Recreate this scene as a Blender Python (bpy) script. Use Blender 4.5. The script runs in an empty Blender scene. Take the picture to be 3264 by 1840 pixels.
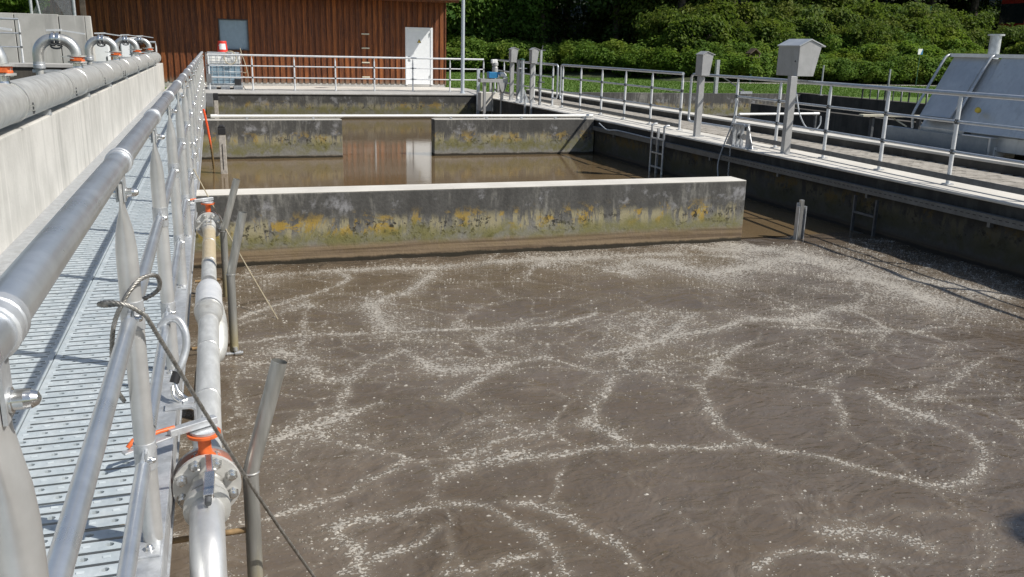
import bpy, math, random
import numpy as np
from mathutils import Vector, Matrix

random.seed(7)
rng = np.random.default_rng(11)
scene = bpy.context.scene
col = scene.collection
R = math.radians

# ------------------------------------------------------------------ camera
cam_d = bpy.data.cameras.new('camera')
cam = bpy.data.objects.new('camera', cam_d)
col.objects.link(cam)
cam_d.sensor_width = 36.0
cam_d.lens = 31.147
cam_d.clip_start = 0.05
cam_d.clip_end = 900.0
right = Vector((0.9500, -0.3110, 0.0224)).normalized()
fwd = Vector((0.3060, 0.9150, -0.2620)).normalized()
up = right.cross(fwd).normalized()
right = fwd.cross(up).normalized()
m = Matrix((right, up, -fwd)).transposed().to_4x4()
m.translation = Vector((0, 0, 1.5))
cam.matrix_world = m
scene.camera = cam

# ------------------------------------------------------------------ sky, sun, exposure
SUN = Vector((0.80, -0.51, 1.0)).normalized()
world = bpy.data.worlds.new('World')
scene.world = world
world.use_nodes = True
wt = world.node_tree
wt.nodes.clear()
sky = wt.nodes.new('ShaderNodeTexSky')
sky.sky_type = 'NISHITA'
sky.sun_disc = False
sky.sun_elevation = math.asin(SUN.z)
sky.sun_rotation = math.atan2(SUN.x, SUN.y)
sky.air_density = 1.1
sky.dust_density = 1.2
bg = wt.nodes.new('ShaderNodeBackground')
bg.inputs['Strength'].default_value = 0.085
wo = wt.nodes.new('ShaderNodeOutputWorld')
wt.links.new(sky.outputs[0], bg.inputs['Color'])
wt.links.new(bg.outputs[0], wo.inputs['Surface'])
sun_d = bpy.data.lights.new('sun', 'SUN')
sun_d.energy = 4.7
sun_d.angle = R(0.53)
sun_d.color = (1.0, 0.95, 0.87)
sun = bpy.data.objects.new('sun', sun_d)
col.objects.link(sun)
sun.rotation_euler = (-SUN).to_track_quat('-Z', 'Y').to_euler()
sun.location = (20, -12, 30)
scene.view_settings.view_transform = 'Standard'
scene.view_settings.look = 'None'
scene.view_settings.gamma = 1.0
scene.view_settings.exposure = 0.18
scene.view_settings.use_curve_mapping = False

# ------------------------------------------------------------------ node helpers
class NT:
    def __init__(s, name):
        s.m = bpy.data.materials.new(name)
        s.m.use_nodes = True
        s.t = s.m.node_tree
        s.b = s.t.nodes['Principled BSDF']
        s.out = s.t.nodes['Material Output']
    def put(s, sock, v):
        if isinstance(v, bpy.types.NodeSocket):
            s.t.links.new(v, sock)
        elif isinstance(v, (tuple, list)) and len(v) == 3 and sock.type == 'RGBA':
            sock.default_value = (*v, 1)
        else:
            sock.default_value = v
    def n(s, typ, props=None, **inp):
        nd = s.t.nodes.new('ShaderNode' + typ)
        for k, v in (props or {}).items():
            setattr(nd, k, v)
        for k, v in inp.items():
            key = int(k[1:]) if k[0] == 'i' and k[1:].isdigit() else k
            s.put(nd.inputs[key], v)
        return nd
    def math(s, op, a, b=0.0, clamp=False):
        return s.n('Math', {'operation': op, 'use_clamp': clamp}, i0=a, i1=b).outputs[0]
    def step(s, v, lo, hi):
        nd = s.n('MapRange', {'interpolation_type': 'SMOOTHSTEP', 'clamp': True})
        s.put(nd.inputs[0], v); s.put(nd.inputs[1], lo); s.put(nd.inputs[2], hi)
        return nd.outputs[0]
    def band(s, v, a, b, c, d):
        return s.math('MULTIPLY', s.step(v, a, b), s.math('SUBTRACT', 1.0, s.step(v, c, d)))
    def mix(s, f, a, b):
        nd = s.n('Mix', {'data_type': 'RGBA'})
        s.put(nd.inputs[0], f); s.put(nd.inputs[6], a); s.put(nd.inputs[7], b)
        return nd.outputs[2]
    def coords(s, kind='Object', scale=(1, 1, 1)):
        if kind == 'World':
            src = s.n('NewGeometry').outputs['Position']
        else:
            src = s.n('TexCoord').outputs[kind]
        mp = s.n('Mapping', None, Vector=src, Scale=scale)
        return mp.outputs[0]
    def noise(s, vec, scale, detail=4.0, rough=0.55, dist=0.0):
        return s.n('TexNoise', None, Vector=vec, Scale=scale, Detail=detail, Roughness=rough, Distortion=dist).outputs[0]
    def bump(s, h, strength=0.3, dist=0.01):
        nd = s.n('Bump', None, Height=h, Strength=strength, Distance=dist)
        s.t.links.new(nd.outputs[0], s.b.inputs['Normal'])
    def set(s, **kw):
        for k, v in kw.items():
            s.put(s.b.inputs[k.replace('_', ' ')], v)
        return s

M = {}
def metal(name, c1, c2, metallic, rough, scale=14, stain=None, stain_amt=.5, aniso=False):
    k = NT(name)
    v = k.coords('World')
    n1 = k.noise(v, scale, 5)
    n2 = k.noise(v, scale * 5, 3)
    f = k.step(k.math('ADD', k.math('MULTIPLY', n1, .7), k.math('MULTIPLY', n2, .3)), .35, .68)
    c = k.mix(f, c1, c2)
    if stain:
        vs = k.coords('World', (7, 7, 1.5))
        c = k.mix(k.math('MULTIPLY', k.step(k.noise(vs, 2.2, 6), .5, .72), stain_amt), c, stain)
    k.set(Base_Color=c, Metallic=metallic)
    r = k.n('MapRange'); k.put(r.inputs[0], n1); k.put(r.inputs[3], rough - .09); k.put(r.inputs[4], rough + .12)
    k.set(Roughness=r.outputs[0])
    k.bump(n2, .06, .003)
    M[name] = k.m
metal('galvanised', (.43, .45, .47), (.60, .62, .64), .55, .42, 18, (.33, .32, .29), .35)
metal('galvanised_rail', (.55, .58, .62), (.66, .69, .72), .75, .29, 10, (.48, .50, .52), .3)
metal('stainless', (.52, .52, .50), (.66, .66, .64), .78, .34, 12, (.42, .40, .36), .35)
metal('post_steel', (.56, .565, .56), (.66, .665, .66), .6, .34, 7, (.48, .48, .46), .3)
metal('rail_white', (.62, .64, .66), (.74, .75, .76), .25, .4, 10)  # railing steel with its sunlit brightness in the colour; plain pale metal on trims
metal('flange_steel', (.54, .535, .51), (.62, .615, .59), .3, .4, 20)
metal('rail_shade_grey', (.44, .47, .50), (.55, .57, .60), .5, .36, 10)  # same railing steel, grey of its shaded side put into the colour
metal('tray_shade_steel', (.13, .135, .135), (.19, .195, .195), .4, .5, 8)  # galvanised channel with the shade under the coping put into its colour
metal('box_shade_sheet', (.20, .23, .26), (.27, .30, .33), .3, .45, 5)  # shade on the trough box's long side put into a darker sheet colour
metal('stainless_bright', (.66, .66, .65), (.8, .8, .79), .92, .2, 12)
metal('stainless_dull', (.46, .46, .44), (.58, .58, .55), .45, .46, 9, (.33, .31, .27), .5)
metal('grating', (.43, .49, .525), (.55, .605, .635), .22, .5, 9, (.45, .48, .48), .4)
metal('dark_steel', (.09, .095, .1), (.15, .155, .16), .4, .5, 10)
metal('grey_box', (.38, .38, .375), (.44, .44, .435), .25, .48, 6, (.32, .315, .30), .45)
metal('cover_sheet', (.48, .50, .52), (.58, .60, .61), .4, .36, 3, (.42, .43, .44), .5)
metal('lamp_paint', (.50, .55, .6), (.56, .6, .65), .3, .4, 8)
metal('wire', (.20, .19, .17), (.40, .39, .37), .7, .42, 60)

def plain(name, c, rough=.5, var=.12, scale=8, metallic=0, bump=.05):
    k = NT(name)
    n = k.noise(k.coords('World'), scale, 5)
    a = tuple(x * (1 - var) for x in c); b = tuple(min(1, x * (1 + var)) for x in c)
    k.set(Base_Color=k.mix(k.step(n, .3, .7), a, b), Roughness=rough, Metallic=metallic)
    if bump: k.bump(n, bump, .004)
    M[name] = k.m
plain('orange', (.64, .125, .028), .45, .2, 30)
plain('orange_rope', (.68, .10, .03), .8)
plain('red_plastic', (.70, .05, .035), .4)
plain('white_plastic', (.84, .84, .81), .35, .05)
plain('cream', (.62, .58, .45), .6)
plain('white_label', (.80, .80, .80), .5, .03)
plain('black', (.02, .02, .022), .5)
plain('dark_grey', (.07, .075, .08), .6)
plain('grey_plastic', (.16, .165, .17), .6)
plain('blue_paint', (.03, .20, .42), .35)
plain('blue_liquid', (.22, .31, .38), .25, .1)
plain('window_pane', (.28, .38, .47), .15, .05)  # sky reflection put into the pane as a flat blue-grey colour
plain('white_paint', (.80, .82, .84), .35, .03)
plain('sign_yellow', (.75, .52, .03), .5)
plain('hose_tan', (.38, .33, .23), .6)
plain('hose_grey', (.42, .45, .48), .5)
plain('brown_pipe', (.30, .20, .10), .6, .3, 20)
plain('timber_pale', (.40, .37, .33), .8, .2, 20)
plain('bark', (.075, .06, .045), .9, .4, 6, 0, .6)
plain('yellow_knob', (.55, .42, .05), .5)
plain('bus_red', (.26, .02, .015), .35)
plain('fence_green', (.04, .12, .08), .5)
plain('dark_glass', (.015, .02, .022), .08)
plain('roof_tile', (.16, .07, .04), .8, .3, 4)
plain('foam', (.39, .365, .32), .6, .25, 90, 0, .3)
plain('birdhouse_wood', (.10, .07, .05), .8)

def tube_stained(name, zlo, zhi, stain=(.33, .26, .13)):
    k = NT(name)
    v = k.coords('World'); vs = k.coords('World', (9, 9, 1.2))
    z = k.n('SeparateXYZ', None, Vector=k.n('NewGeometry').outputs['Position']).outputs[2]
    n = k.noise(vs, 3, 5)
    zz = k.math('ADD', z, k.math('MULTIPLY', k.math('SUBTRACT', n, .5), .25))
    f = k.math('SUBTRACT', 1.0, k.step(zz, zlo, zhi))
    c = k.mix(f, k.mix(k.step(n, .35, .7), (.30, .30, .28), (.43, .43, .41)), stain)
    k.set(Base_Color=c, Roughness=.42)
    k.put(k.b.inputs['Metallic'], k.math('MULTIPLY', k.math('SUBTRACT', 1, f), .6))
    k.bump(k.noise(v, 60, 3), .08, .003)
    M[name] = k.m
tube_stained('riser_tube', -.72, -.42, (.26, .225, .13))

def pipe_cream():
    k = NT('air_pipe')
    y = k.n('SeparateXYZ', None, Vector=k.n('NewGeometry').outputs['Position']).outputs[1]
    n = k.noise(k.coords('World', (6, 2, 6)), 4, 5)
    yy = k.math('ADD', y, k.math('MULTIPLY', n, .5))
    f = k.band(yy, 7.0, 7.25, 8.2, 8.6)
    base = k.mix(k.step(n, .35, .7), (.53, .54, .53), (.68, .69, .68))
    k.set(Base_Color=k.mix(k.math('MULTIPLY', f, .85), base, (.45, .36, .21)), Roughness=.42)
    k.put(k.b.inputs['Metallic'], k.math('MULTIPLY', k.math('SUBTRACT', 1, f), .35))
    k.bump(k.noise(k.coords('World'), 50, 3), .06, .003)
    M['air_pipe'] = k.m
pipe_cream()

def rope_mat():
    k = NT('rope_stained')
    z = k.n('SeparateXYZ', None, Vector=k.n('NewGeometry').outputs['Position']).outputs[2]
    f = k.step(z, -.45, -.2)
    k.set(Base_Color=k.mix(f, (.13, .085, .03), (.70, .09, .02)), Roughness=.8)
    M['rope_stained'] = k.m
rope_mat()

def stained_concrete(name, zw=-0.78, dark=1.0, sc=1.0, silt_h=.17, tone=1.0, yellow=.85):
    """basin concrete: black crust on top, yellow and pale lichen, green algae, brown silt, wet line"""
    k = NT(name)
    pos = k.n('NewGeometry').outputs['Position']
    z = k.n('SeparateXYZ', None, Vector=pos).outputs[2]
    v = k.n('Mapping', None, Vector=pos, Scale=(sc, sc, sc)).outputs[0]
    vs = k.n('Mapping', None, Vector=pos, Scale=(3.2 * sc, 3.2 * sc, .55)).outputs[0]
    vh = k.n('Mapping', None, Vector=pos, Scale=(.35, .35, 16)).outputs[0]
    streak = k.noise(vs, 1.6, 6, .6)
    streak2 = k.noise(vs, 4.2, 5, .6)
    patch = k.noise(v, 1.3, 6, .62, .3)
    blot = k.noise(v, 4.5, 8, .72, .4)
    fine = k.noise(v, 30, 4, .65)
    h = k.math('SUBTRACT', z, zw)
    hw = k.math('ADD', h, k.math('MULTIPLY', k.math('SUBTRACT', streak, .5), .42))
    hb = k.math('ADD', h, k.math('MULTIPLY', k.math('SUBTRACT', blot, .5), .26))
    base = k.mix(k.step(fine, .3, .7), (.19, .185, .165), (.27, .262, .235))
    # dark crust in the upper part
    big = k.noise(v, .55, 3, .5)
    cm = k.math('ADD', k.math('MULTIPLY', streak2, .36), k.math('ADD', k.math('MULTIPLY', patch, .34), k.math('MULTIPLY', big, .30)))
    crust = k.math('MULTIPLY', k.step(hw, .26, .50), k.step(cm, .375, .50))
    ccol = k.mix(k.step(streak, .35, .65), k.mix(fine, (.022, .022, .021), (.07, .068, .064)), k.mix(fine, (.045, .044, .041), (.105, .102, .096)))
    c = k.mix(k.math('MULTIPLY', crust, .92 * dark), base, ccol)
    # pale bare patches
    pale = k.math('MULTIPLY', k.step(k.noise(v, 2.1, 6, .7, .2), .55, .66), k.band(hb, .34, .46, .62, .80))
    c = k.mix(k.math('MULTIPLY', pale, .75), c, (.33, .33, .34))
    # lichen, cream and yellow
    cream = k.math('MULTIPLY', k.band(hb, .22, .30, .40, .52), k.step(k.noise(vs, 2.6, 8, .75), .47, .54))
    c = k.mix(k.math('MULTIPLY', cream, .8), c, (.36, .32, .19))
    yel = k.math('MULTIPLY', k.band(hb, .25, .33, .42, .60), k.math('MULTIPLY', k.step(k.noise(v, 2.3, 8, .72, .5), .515, .56), k.step(blot, .44, .52)))
    c = k.mix(k.math('MULTIPLY', yel, yellow), c, (.38, .25, .035))
    # black moss specks
    speck = k.math('MULTIPLY', k.step(k.noise(v, 15, 5, .75), .53, .59), k.math('MULTIPLY', k.band(hb, .18, .27, .38, .50), k.step(k.noise(v, 1.6, 3), .42, .55)))
    c = k.mix(k.math('MULTIPLY', speck, .95), c, (.022, .02, .015))
    # green algae
    alg = k.band(hw, .08, .17, .27, .40)
    c = k.mix(k.math('MULTIPLY', k.math('MULTIPLY', alg, k.step(blot, .28, .62)), .85), c, (.165, .155, .045))
    # silt band with tide lines
    silt = k.math('SUBTRACT', 1, k.step(k.math('ADD', h, k.math('MULTIPLY', k.math('SUBTRACT', streak, .5), .07)), silt_h - .05, silt_h + .03))
    tide = k.noise(vh, 2.0, 4, .6)
    c = k.mix(k.math('MULTIPLY', silt, .9), c, k.mix(k.step(tide, .38, .62), (.12, .078, .042), (.25, .18, .105)))
    wet = k.math('SUBTRACT', 1, k.step(k.math('ADD', h, k.math('MULTIPLY', k.math('SUBTRACT', blot, .5), .07)), .03, .06))
    c = k.mix(wet, c, (.026, .021, .012))
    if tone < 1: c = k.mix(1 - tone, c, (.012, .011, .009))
    k.set(Base_Color=c, Roughness=.85)
    hh = k.math('ADD', k.math('MULTIPLY', fine, .4), k.math('ADD', blot, k.math('MULTIPLY', speck, .8)))
    k.bump(hh, .5, .015)
    M[name] = k.m
stained_concrete('basin_concrete', -.78, 1.0, 1.0, .195)
stained_concrete('mid_concrete', -.78, 1.0, 1.05, .045, .92, .6)
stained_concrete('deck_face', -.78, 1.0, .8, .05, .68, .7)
stained_concrete('shade_basin_concrete', -.78, 1.0, .6, .10, .22)  # low tone puts the shade on the right-hand wall into its colour

def concrete(name, a, b, streaky=True, sc=1.0, bump=.25):
    k = NT(name)
    v = k.coords('World', (sc,) * 3); vs = k.coords('World', (2.6 * sc, 2.6 * sc, .16))
    n = k.noise(v, 1.6, 6, .6); st = k.noise(vs, 1.7, 6, .6); fine = k.noise(v, 42, 4, .6)
    c = k.mix(k.step(n, .3, .7), a, b)
    if streaky:
        c = k.mix(k.math('MULTIPLY', k.step(st, .48, .72), .45), c, tuple(x * .58 for x in a))
        c = k.mix(k.math('MULTIPLY', k.step(k.noise(vs, 4.1, 4), .56, .7), .5), c, tuple(min(1, x * 1.14) for x in b))
    c = k.mix(k.math('MULTIPLY', k.step(fine, .56, .72), .3), c, tuple(x * .6 for x in a))
    k.set(Base_Color=c, Roughness=.86)
    k.bump(k.math('ADD', fine, k.math('MULTIPLY', n, .6)), bump, .006)
    M[name] = k.m
concrete('pale_concrete', (.43, .42, .39), (.56, .545, .51))
concrete('coping', (.52, .50, .455), (.64, .615, .56), False)
concrete('grey_concrete', (.36, .355, .335), (.46, .45, .43))
concrete('pavers', (.25, .23, .195), (.41, .38, .335), False, 2.2, .4)
concrete('paver_joint', (.17, .155, .12), (.27, .245, .20), False)
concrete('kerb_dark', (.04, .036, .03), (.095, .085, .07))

def wood():
    k = NT('cladding')
    oi = k.n('ObjectInfo').outputs['Random']
    v = k.coords('World', (9, 9, .5))
    g = k.noise(v, 3, 6, .6, .4); g2 = k.noise(v, 14, 4)
    z = k.n('SeparateXYZ', None, Vector=k.n('NewGeometry').outputs['Position']).outputs[2]
    a = k.mix(oi, (.055, .014, .005), (.14, .038, .008))
    b = k.mix(oi, (.17, .048, .010), (.33, .10, .018))
    c = k.mix(k.step(g, .35, .68), a, b)
    c = k.mix(k.math('MULTIPLY', k.step(g2, .56, .66), .5), c, (.42, .15, .03))
    grey = k.math('SUBTRACT', 1, k.step(k.math('ADD', z, k.math('MULTIPLY', g, .3)), .22, .5))
    c = k.mix(k.math('MULTIPLY', grey, .75), c, (.20, .17, .13))
    k.set(Base_Color=c, Roughness=.62)
    k.bump(k.math('ADD', g, g2), .25, .004)
    M['cladding'] = k.m
wood()

def leafmat(name, a, b, c2, trans=.28):
    k = NT(name)
    oi = k.n('ObjectInfo').outputs['Random']
    isl = k.n('NewGeometry').outputs['Random Per Island']
    big = k.noise(k.coords('World'), .55, 3)
    c = k.mix(isl, a, b)
    c = k.mix(k.math('MULTIPLY', k.step(big, .45, .7), .7), c, c2)
    c = k.mix(k.math('MULTIPLY', oi, .25), c, tuple(x * .7 for x in a))
    k.set(Base_Color=c, Roughness=.62)
    k.b.inputs['Specular IOR Level'].default_value = .16
    tr = k.n('BsdfTranslucent', None, Color=k.mix(.5, c, (.13, .2, .02)))
    ms = k.n('MixShader', None, i0=trans)
    k.t.links.new(k.b.outputs[0], ms.inputs[1]); k.t.links.new(tr.outputs[0], ms.inputs[2])
    k.t.links.new(ms.outputs[0], k.out.inputs['Surface'])
    M[name] = k.m
leafmat('bramble_leaf', (.085, .17, .026), (.195, .305, .053), (.26, .30, .04), .5)
leafmat('ivy_leaf', (.045, .11, .02), (.16, .27, .055), (.11, .18, .03), .35)
leafmat('tree_leaf', (.03, .065, .016), (.085, .135, .033), (.05, .085, .02), .3)
leafmat('hedge_leaf', (.065, .12, .022), (.18, .235, .05), (.20, .21, .04), .45)
leafmat('grass_blade', (.06, .13, .018), (.11, .20, .03), (.10, .16, .025), .3)

def ground_mat():
    k = NT('lawn')
    v = k.coords('World')
    n = k.noise(v, .7, 6, .6); f = k.noise(v, 14, 4, .7)
    c = k.mix(k.step(n, .3, .7), (.08, .155, .022), (.125, .20, .034))
    c = k.mix(k.math('MULTIPLY', k.step(f, .52, .7), .6), c, (.13, .15, .045))
    k.set(Base_Color=c, Roughness=.9); k.bump(f, .8, .04)
    M['lawn'] = k.m
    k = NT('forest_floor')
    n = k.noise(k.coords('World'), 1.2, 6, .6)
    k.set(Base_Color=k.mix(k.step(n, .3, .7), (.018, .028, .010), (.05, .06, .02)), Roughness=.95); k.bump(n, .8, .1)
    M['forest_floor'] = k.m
    k = NT('gravel')
    v = k.coords('World'); f = k.noise(v, 45, 4, .7)
    k.set(Base_Color=k.mix(k.step(f, .35, .65), (.20, .185, .16), (.38, .36, .32)), Roughness=.95); k.bump(f, .8, .02)
    M['gravel'] = k.m
ground_mat()

def water_mat(name, a, b, rough, waves):
    k = NT(name)
    v = k.coords('World')
    n = k.noise(v, .55, 5, .55, .8)
    c = k.mix(k.step(n, .35, .68), a, b)
    k.set(Base_Color=c, Roughness=rough, IOR=1.333)
    h = None
    for (sc, amp, vs) in waves:
        w = k.noise(k.n('Mapping', None, Vector=v, Scale=vs).outputs[0], sc, 4, .6, .6)
        t = k.math('MULTIPLY', w, amp)
        h = t if h is None else k.math('ADD', h, t)
    k.bump(h, 1.0, 1.0)
    M[name] = k.m
def churned():
    k = NT('churned_water')
    v = k.coords('World')
    dens = k.n('Attribute', {'attribute_name': 'foam'}).outputs['Fac']
    n = k.noise(v, .55, 5, .55, .8)
    c = k.mix(k.step(n, .35, .68), (.100, .075, .050), (.126, .099, .074))
    fn = k.noise(k.n('Mapping', None, Vector=v, Scale=(.8, 1.15, 1)).outputs[0], 52, 3, .6, .6); fn2 = k.noise(v, 130, 2, .6)
    vo = k.n('TexVoronoi', None, Vector=v, Scale=62.0).outputs['Distance']
    grain = k.math('ADD', k.math('MULTIPLY', k.math('SUBTRACT', fn, .5), 3.0), k.math('MULTIPLY', k.math('SUBTRACT', .42, vo), .42))
    q = k.math('ADD', dens, k.math('SUBTRACT', grain, .66))
    mask = k.step(q, -.03, .30)
    film = k.math('MULTIPLY', k.step(dens, .12, .6), .36)
    c = k.mix(film, c, (.24, .205, .16))
    fcol = k.mix(k.step(fn2, .3, .7), (.30, .275, .235), (.49, .46, .41))
    c = k.mix(k.math('MULTIPLY', mask, .92), c, fcol)
    k.set(Base_Color=c, IOR=1.45)
    k.put(k.b.inputs['Roughness'], k.math('ADD', .05, k.math('MULTIPLY', mask, .45)))
    h = None
    for (sc, amp, vs, di) in ((1.6, .040, (1, 1.35, 1), 1.4), (5.5, .014, (1, 1.6, 1), 1.2), (15, .0042, (1, 1.9, 1), .8), (48, .0009, (1, 1.5, 1), .4)):
        w = k.noise(k.n('Mapping', None, Vector=v, Scale=vs).outputs[0], sc, 3, .55, di)
        t = k.math('MULTIPLY', w, amp)
        h = t if h is None else k.math('ADD', h, t)
    h = k.math('ADD', h, k.math('MULTIPLY', mask, .004))
    k.bump(h, 1.0, 1.0)
    M['churned_water'] = k.m
churned()
water_mat('calm_water', (.135, .094, .050), (.160, .114, .064), .018,
          [(2.5, .0009, (1, 2.6, 1)), (11, .00035, (1, 2.8, 1))])
water_mat('dark_water', (.028, .022, .014), (.04, .03, .02), .06, [(4, .002, (1, 1.5, 1))])

# ------------------------------------------------------------------ mesh helpers
class MB:
    """collects shapes in world coordinates"""
    def __init__(s):
        s.v = []; s.f = []; s.sm = []
    def add(s, vs, fs, smooth=False):
        o = len(s.v); s.v += [tuple(p) for p in vs]
        for f in fs:
            s.f.append(tuple(i + o for i in f)); s.sm.append(smooth)
        return s
    def box(s, x0, x1, y0, y1, z0, z1):
        p = [(x0, y0, z0), (x1, y0, z0), (x1, y1, z0), (x0, y1, z0), (x0, y0, z1), (x1, y0, z1), (x1, y1, z1), (x0, y1, z1)]
        return s.add(p, [(0, 3, 2, 1), (4, 5, 6, 7), (0, 1, 5, 4), (1, 2, 6, 5), (2, 3, 7, 6), (3, 0, 4, 7)])
    def bar(s, a, b, w, h, upv=(0, 0, 1)):
        a = Vector(a); b = Vector(b); d = (b - a).normalized(); u = Vector(upv)
        if abs(d.dot(u)) > .95: u = Vector((0, 1, 0))
        sx = d.cross(u).normalized() * (w / 2); sz = sx.cross(d).normalized() * (h / 2)
        p = [a - sx - sz, a + sx - sz, a + sx + sz, a - sx + sz, b - sx - sz, b + sx - sz, b + sx + sz, b - sx + sz]
        return s.add(p, [(0, 1, 2, 3), (7, 6, 5, 4), (0, 4, 5, 1), (1, 5, 6, 2), (2, 6, 7, 3), (3, 7, 4, 0)])
    def prism(s, poly, axis, a, b):
        """poly of 2D points extruded along axis"""
        n = len(poly)
        def P(q, t):
            if axis == 'x': return (t, q[0], q[1])
            if axis == 'y': return (q[0], t, q[1])
            return (q[0], q[1], t)
        vs = [P(q, a) for q in poly] + [P(q, b) for q in poly]
        fs = [tuple(range(n))[::-1], tuple(range(n, 2 * n))] + [(i, (i + 1) % n, (i + 1) % n + n, i + n) for i in range(n)]
        return s.add(vs, fs)
    def tube(s, pts, r, n=12, caps=True, radii=None, hollow=False):
        pts = [Vector(p) for p in pts]
        N = len(pts); rings = []
        t0 = (pts[1] - pts[0]).normalized()
        u = Vector((0, 0, 1)) if abs(t0.z) < .9 else Vector((1, 0, 0))
        u = (u - t0 * u.dot(t0)).normalized()
        for i, p in enumerate(pts):
            if i == 0: t = pts[1] - pts[0]
            elif i == N - 1: t = pts[-1] - pts[-2]
            else: t = (pts[i + 1] - p).normalized() + (p - pts[i - 1]).normalized()
            t = t.normalized()
            u = (u - t * u.dot(t)).normalized(); w = t.cross(u)
            rr = radii[i] if radii else r
            if 0 < i < N - 1:
                c = (pts[i + 1] - p).normalized().dot((p - pts[i - 1]).normalized())
                rr2 = rr / max(.5, math.sqrt((1 + c) / 2))
            else: rr2 = rr
            rings.append([p + (u * math.cos(2 * math.pi * k / n) + w * math.sin(2 * math.pi * k / n)) * (rr2 if rr2 < rr * 1.3 else rr * 1.15) for k in range(n)])
        vs = [q for rg in rings for q in rg]
        fs = [(i * n + k, i * n + (k + 1) % n, (i + 1) * n + (k + 1) % n, (i + 1) * n + k) for i in range(N - 1) for k in range(n)]
        s.add(vs, fs, True)
        if caps:
            s.add(rings[0], [tuple(range(n))[::-1]]); s.add(rings[-1], [tuple(range(n))])
        return s
    def cyl(s, a, b, r, n=14, r2=None):
        return s.tube([a, b], r, n, True, [r, r if r2 is None else r2])
    def lathe(s, c, axis, prof, n=16):
        """prof: list of (distance along axis, radius)"""
        c = Vector(c); d = Vector(axis).normalized()
        u = Vector((0, 0, 1)) if abs(d.z) < .9 else Vector((1, 0, 0))
        u = (u - d * u.dot(d)).normalized(); w = d.cross(u)
        rings = [[c + d * t + (u * math.cos(2 * math.pi * k / n) + w * math.sin(2 * math.pi * k / n)) * max(r, 1e-4) for k in range(n)] for t, r in prof]
        for i in range(len(prof) - 1):
            s.add(rings[i] + rings[i + 1], [(k, (k + 1) % n, (k + 1) % n + n, k + n) for k in range(n)], True)
        s.add(rings[0], [tuple(range(n))[::-1]]); s.add(rings[-1], [tuple(range(n))])
        return s
    def loft(s, secs, n=14):
        """secs: (x, y, z, rx, ry) ellipses in horizontal planes"""
        rings = [[(x + rx * math.cos(2 * math.pi * k / n), y + ry * math.sin(2 * math.pi * k / n), z) for k in range(n)] for x, y, z, rx, ry in secs]
        vs = [q for rg in rings for q in rg]
        fs = [(i * n + k, i * n + (k + 1) % n, (i + 1) * n + (k + 1) % n, (i + 1) * n + k) for i in range(len(secs) - 1) for k in range(n)]
        s.add(vs, fs, True)
        s.add(rings[0], [tuple(range(n))[::-1]]); s.add(rings[-1], [tuple(range(n))])
        return s
    def mesh(s, name, off=(0, 0, 0)):
        me = bpy.data.meshes.new(name)
        o = Vector(off)
        me.from_pydata([tuple(Vector(p) - o) for p in s.v], [], s.f)
        me.polygons.foreach_set('use_smooth', s.sm)
        me.update()
        return me

def rootloc(o):
    while o.parent: o = o.parent
    return o.location
def tag(o, label=None, cat=None, group=None, kind=None):
    if label: o['label'] = label
    if cat: o['category'] = cat
    if group: o['group'] = group
    if kind: o['kind'] = kind
    return o
def thing(name, label, cat, loc=(0, 0, 0), group=None):
    o = bpy.data.objects.new(name, None); col.objects.link(o)
    o.location = loc; o.empty_display_size = .2
    return tag(o, label, cat, group)
def part(name, mb, mat, parent, bevel=0, label=None):
    me = mb.mesh(name, rootloc(parent))
    me.materials.append(M[mat])
    o = bpy.data.objects.new(name, me); col.objects.link(o); o.parent = parent
    if label: o['label'] = label
    if bevel: bev(o, bevel)
    return o
def bev(o, w):
    b = o.modifiers.new('bevel', 'BEVEL'); b.width = w; b.segments = 2; b.limit_method = 'ANGLE'; b.angle_limit = R(50)
def solo(name, mb, mat, label=None, cat=None, loc=(0, 0, 0), kind=None, group=None, bevel=0):
    me = mb.mesh(name, loc); me.materials.append(M[mat])
    o = bpy.data.objects.new(name, me); col.objects.link(o); o.location = loc
    if bevel: bev(o, bevel)
    return tag(o, label, cat, group, kind)
def copy_tree(o, parent=None):
    c = o.copy(); col.objects.link(c); c.parent = parent
    for ch in list(o.children): copy_tree(ch, c)
    return c
def fastmesh(name, verts, quads, mat, smooth=False):
    me = bpy.data.meshes.new(name)
    verts = np.asarray(verts, np.float32); quads = np.asarray(quads, np.int32)
    k = quads.shape[1]
    me.vertices.add(len(verts)); me.vertices.foreach_set('co', verts.ravel())
    me.loops.add(quads.size); me.loops.foreach_set('vertex_index', quads.ravel())
    me.polygons.add(len(quads)); me.polygons.foreach_set('loop_start', np.arange(len(quads), dtype=np.int32) * k)
    me.polygons.foreach_set('use_smooth', np.full(len(quads), smooth))
    me.update(calc_edges=True)
    me.materials.append(M[mat])
    return me
def arc(c, r, a0, a1, n, ex, ez):
    """points on an arc in the plane of ex, ez"""
    c = Vector(c); ex = Vector(ex); ez = Vector(ez)
    return [c + ex * (r * math.cos(R(a0 + (a1 - a0) * i / n))) + ez * (r * math.sin(R(a0 + (a1 - a0) * i / n))) for i in range(n + 1)]
def smooth_path(pts, k=6):
    pts = [Vector(p) for p in pts]; out = []
    P = [pts[0] * 2 - pts[1]] + pts + [pts[-1] * 2 - pts[-2]]
    for i in range(1, len(P) - 2):
        for j in range(k):
            t = j / k
            a, b, c, d = P[i - 1], P[i], P[i + 1], P[i + 2]
            out.append(.5 * ((2 * b) + (c - a) * t + (2 * a - 5 * b + 4 * c - d) * t * t + (3 * b - a - 3 * c + d) * t ** 3))
    out.append(pts[-1])
    return out
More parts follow.
